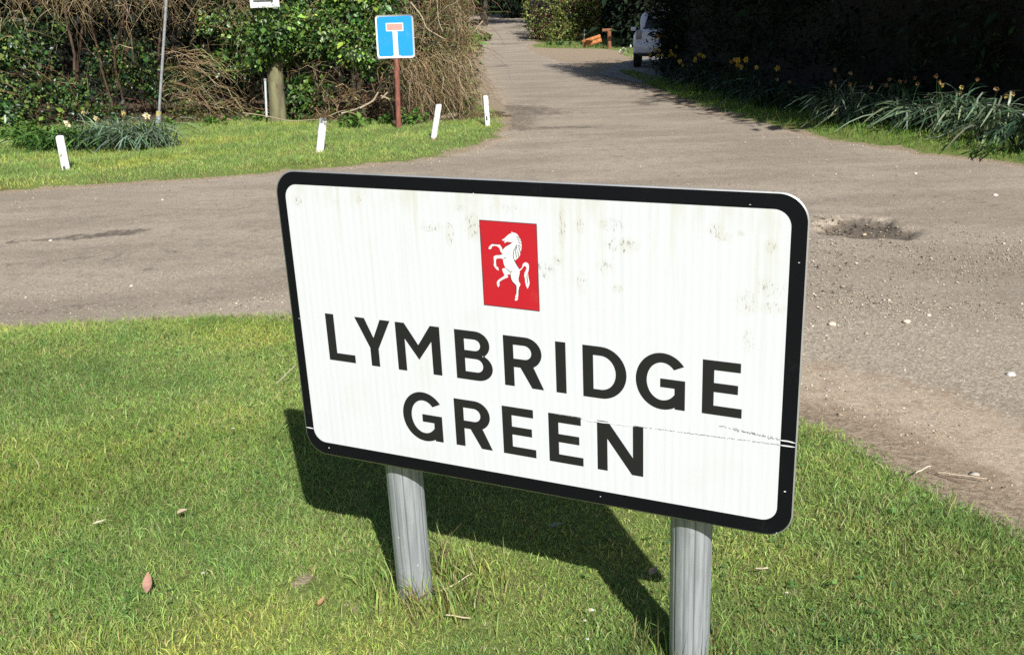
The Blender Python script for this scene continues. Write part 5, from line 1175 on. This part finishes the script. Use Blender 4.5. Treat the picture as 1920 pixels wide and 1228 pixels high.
# clover and daisy leaves low in the turf
N = 5200; x, y = U(-3, 2.4, N), U(1.4, 5, N)
ok = ~inside(x, y, RS) & (np.abs(x) < .62 * y + .5) & (np.sin(3.1 * x + 1.2 * np.sin(2.7 * y)) * np.sin(3.7 * y + x) > .05); x, y = x[ok], y[ok]; d = edge_dist(x, y); ok = d > .15; x, y, d = x[ok], y[ok], d[ok]
n = len(x); zc = gz(x, y, d) + U(.012, .024, n); ang = U(0, 6.28, n); Vs, Fs = [], []
for k_ in range(3):
    D_ = np.stack([np.cos(ang + 2.09 * k_), np.sin(ang + 2.09 * k_), U(.05, .4, n)], 1); V, F = leaves(np.stack([x, y, zc], 1), D_, .0075 * rng.lognormal(0, .3, n), .95, .15, up=np.tile([0, 0, 1.], (n, 1))); Fs.append(F + k_ * 4 * n); Vs.append(V)
c_ = np.tile(pal(n, [(.10, .20, .05), (.14, .26, .07), (.08, .165, .05)], None, .2), (2, 1)); o = mk('ground_cover', np.concatenate(Vs), np.concatenate(Fs), M_LEAFM, col=np.concatenate([c_] * 3)); tag(o, 'small clover leaves low among the near grass blades', 'clover', kind='stuff')
# far verge
N = 300000
x, y = U(-9, .4, N), U(9.2, 16.2, N)
ok = ~inside(x, y, RS) & ~inside(x, y, BANK); x, y = x[ok], y[ok]; d = edge_dist(x, y)
lm = litter_mask(x, y)
ok = rng.uniform(size=len(x)) < (sstep(d, .02, .3) * (1 - .95 * lm)); x, y, d = x[ok], y[ok], d[ok]
grass('grass', 'mown green grass of the far verge with the white posts', x, y, .028 + .01 * sstep(d, .4, 2.5), .0052, GC, GW, lean=(.2, 1.0), straw=.10)
# strip by the right hedge and the verge in its shade
N = 90000
x, y = U(3, 8, N), U(5.5, 27, N)
ok = ~inside(x, y, RS) & (ell(x, y, HEDGE, .35, .1) < .5); x, y = x[ok], y[ok]
hx = np.interp(y, [p_[1] for p_ in HEDGE[::-1]], [p_[0] for p_ in HEDGE[::-1]]); ok = (x < hx + .1); x, y = x[ok], y[ok]; d = edge_dist(x, y)
ok = rng.uniform(size=len(x)) < sstep(d, .03, .3); x, y = x[ok], y[ok]
grass('grass', 'bright grass strip between the road and the right hand daffodils', x, y, np.full(len(x), .06), .007, [(.10, .21, .03), (.13, .25, .035), (.16, .28, .045), (.07, .16, .03)], None, lean=(.15, .9), straw=.05)
# small far patches
x = np.concatenate([U(-2.2, -1.0, 3000), U(2.0, 6.0, 9000)]); y = np.concatenate([U(46, 60, 3000), U(46, 54, 9000)])
pg = np.array(L_([(1015, 86), (1060, 84), (1130, 82), (1138, 92), (1080, 93), (1020, 91)])); pg2 = np.array(L_([(1163, 103), (1172, 96), (1200, 92), (1200, 107), (1180, 108)]))
fx, fy = U(1.5, 8, 30000), U(30, 56, 30000); ok = (inside(fx, fy, pg) | inside(fx, fy, pg2)) & (U(0, 1, 30000) < .55); x = np.concatenate([x[:3000], fx[ok]]); y = np.concatenate([y[:3000], fy[ok]])
ok = ~inside(x, y, RS); x, y = x[ok], y[ok]
grass('grass', 'rough grass patches far off by the lane and the corner hedge', x, y, np.full(len(x), .10), .02, [tuple(.7 * v for v in g_) for g_ in GC], GW, straw=.15)

# ------------------------------------------------------------------ fallen things on the near grass and road
def gpt(px, py, dz=.03):
    g0 = at(px, py, .05); return np.array([g0[0], g0[1], float(gz(np.array([g0[0]]), np.array([g0[1]]))[0]) + dz])
def leaf_obj(px, py, L, w_, ang, label, c, curl=.25, dz=.035, name='fallen_leaf', tilt=.2):
    p0 = gpt(px, py, dz); k = 9; t = np.linspace(0, 1, k); wv = np.sin(np.pi * t ** .8) * w_ / 2 + .0004
    cx_ = (t - .5) * L; rows = []
    for s in (-1, -.5, 0, .5, 1): rows.append(np.stack([cx_, wv * s, curl * (np.abs(s) ** 1.5) * wv + curl * .6 * (t - .5) ** 2 * L + tilt * (t - .5) * L], 1))
    V = np.concatenate(rows) @ rotz(ang).T + p0; i = np.concatenate([np.arange(k - 1) + r_ * k for r_ in range(4)]); F = np.stack([i, i + 1, i + 1 + k, i + k], 1)
    o = mk(name, V, F, simple('leaf_' + name, c, .7, var=.35, scale=60), smooth=True); return tag(o, label, 'leaf')
leaf_obj(280, 1115, .055, .022, 1.8, 'curled pinkish brown fallen leaf on the grass at lower left', (.40, .22, .16), .5, tilt=.5)
leaf_obj(1043, 1000, .042, .02, .1, 'pale grey green fallen leaf in the shadow of the name sign', (.20, .25, .14), .2)
leaf_obj(345, 983, .03, .02, .5, 'small tan crumpled leaf on the grass, above the pinkish leaf', (.42, .32, .22), .8)
leaf_obj(1225, 1078, .035, .02, .9, 'tan dead leaf at the right tip of the sign shadow', (.40, .30, .18), .5)
leaf_obj(190, 1000, .04, .012, .3, 'thin pale dead leaf in the grass at far left', (.48, .42, .30), .5)
leaf_obj(605, 1150, .03, .014, 1.2, 'brown dead leaf on the bare soil patch', (.34, .20, .10), .6, dz=.02)
def daisy(px, py, r, label):
    p0 = gpt(px, py, .04); t = thing('daisy', label, 'flower', tuple(p0), 'white daisies in the near grass'); n = 16; a = np.arange(n) / n * 6.283 + rng.normal(size=n) * .1
    D = np.stack([np.cos(a), np.sin(a), .25 + 0 * a], 1); V, F = leaves(np.repeat(p0[None], n, 0), D, r * U(.85, 1.1, n), .42, .1, up=np.tile([0, 0, 1.], (n, 1))); mk('petals', V, F, M_PETAL, t, col=(.8, .79, .77))
    V, F = blob(p0 + [0, 0, .002], (r * .3, r * .3, r * .2), 8, 5, .02); mk('centre', V, F, simple('daisy_yellow', (.6, .42, .04), .7), t, smooth=True)
    V, F = tubes(np.array([np.linspace(p0 - [0, 0, .04], p0, 3)]), .0012, 4); mk('stem', V, F, M_GRASS, t, col=(.08, .15, .03))
daisy(1108, 1160, .0085, 'largest white daisy, in the grass between the two posts')
daisy(1097, 1180, .005, 'tiny white daisy just below the largest one')
daisy(1102, 1217, .005, 'tiny white daisy at the bottom edge of the picture between the posts')
daisy(440, 827, .007, 'white daisy in the open grass left of the sign')
daisy(385, 1103, .006, 'small white daisy near the pinkish leaf')
daisy(1474, 1130, .005, 'small white daisy right of the right hand post')
def straw(px, py, px2, py2, r, label, c=(.50, .42, .27), dz=.03):
    a, b = gpt(px, py, dz), gpt(px2, py2, dz + .005); pl = np.linspace(a, b, 7) + np.cumsum(rng.normal(size=(7, 3)) * .0015, 0)
    V, F = tubes(pl[None], r, 5); o = mk('straw', V, F, simple('straw', c, .8), smooth=True); tag(o, label, 'straw', 'bits of straw and twig lying about')
straw(1717, 883, 1745, 868, .0022, 'pale bent straw at the edge of the right grass', (.62, .54, .40))
straw(1745, 862, 1806, 882, .002, 'long brown twig on the sandy shoulder at right', (.24, .16, .10), .012)
straw(1760, 868, 1850, 880, .0016, 'thin pale stem beside the brown twig on the shoulder', (.5, .42, .3), .012)
straw(1418, 1076, 1444, 1077, .002, 'short pale straw right of the right hand post', (.6, .5, .36))
straw(826, 1128, 880, 1098, .0018, 'pale straw leaning from the tuft at the left post')
straw(838, 1168, 888, 1172, .0018, 'pale straw lying below the left post tuft')
straw(520, 735, 555, 702, .0016, 'pale straw sticking up in the grass beside the left edge of the sign', (.6, .55, .42), .05)

# flints lying in the pothole and on the road
def flint(px, py, r, label, c):
    p0 = at(px, py); z_ = -.06 * float(pot(np.array([p0[0]]), np.array([p0[1]]))[0])
    V, F = blob((p0[0], p0[1], z_ + r * .3), (r, r * .8, r * .55), 9, 6, .12); tag(mk('flint', V, F, simple('flint_skin', c, .8, var=.3, scale=60)), label, 'stone', 'larger flints on the road')
flint(1622, 425, .016, 'pale yellow flint in the middle of the pothole', (.55, .42, .26)); flint(1580, 432, .014, 'grey flint on the left rim of the pothole', (.35, .31, .27)); flint(1645, 442, .013, 'tan flint at the front of the pothole', (.42, .3, .2))
flint(1866, 368, .022, 'white flint on the road near the right edge', (.58, .55, .50)); flint(1716, 327, .018, 'small white flint beyond the pothole', (.55, .52, .46)); flint(1700, 606, .02, 'buff flint on the gravel right of the sign', (.62, .54, .42)); flint(1560, 610, .02, 'flat buff flint on the gravel close to the sign edge', (.58, .5, .38)); flint(1895, 705, .02, 'white flint at the right edge above the sandy shoulder', (.66, .64, .60)); flint(1741, 592, .012, 'round pale flint on the gravel', (.66, .6, .5)); flint(95, 453, .016, 'white chip lying in the dark puddle stain on the left road', (.62, .60, .56))

# ------------------------------------------------------------------ light
EL, AZ = R_(38), R_(164.5)
sun_dir = Vector((math.sin(AZ) * math.cos(EL), math.cos(AZ) * math.cos(EL), math.sin(EL)))
ld = bpy.data.lights.new('sun', 'SUN'); lo = bpy.data.objects.new('sun', ld); COL.objects.link(lo)
lo.rotation_euler = sun_dir.to_track_quat('Z', 'Y').to_euler(); lo.location = sun_dir * 50
ld.energy = 5; ld.angle = R_(.53); ld.color = (1, .985, .95)
w = bpy.data.worlds.new('World'); sc.world = w; w.use_nodes = True; nt = w.node_tree
sky = nt.nodes.new('ShaderNodeTexSky'); sky.sky_type = 'NISHITA'; sky.sun_disc = False; sky.sun_elevation = EL; sky.sun_rotation = AZ
bg = nt.nodes['Background']; nt.links.new(sky.outputs[0], bg.inputs['Color']); bg.inputs['Strength'].default_value = .06
sc.view_settings.view_transform = 'Standard'; sc.view_settings.look = 'None'; sc.view_settings.exposure = .55; sc.view_settings.gamma = 1
sc.cycles.max_bounces = 6; sc.cycles.transparent_max_bounces = 4; sc.cycles.use_denoising = False
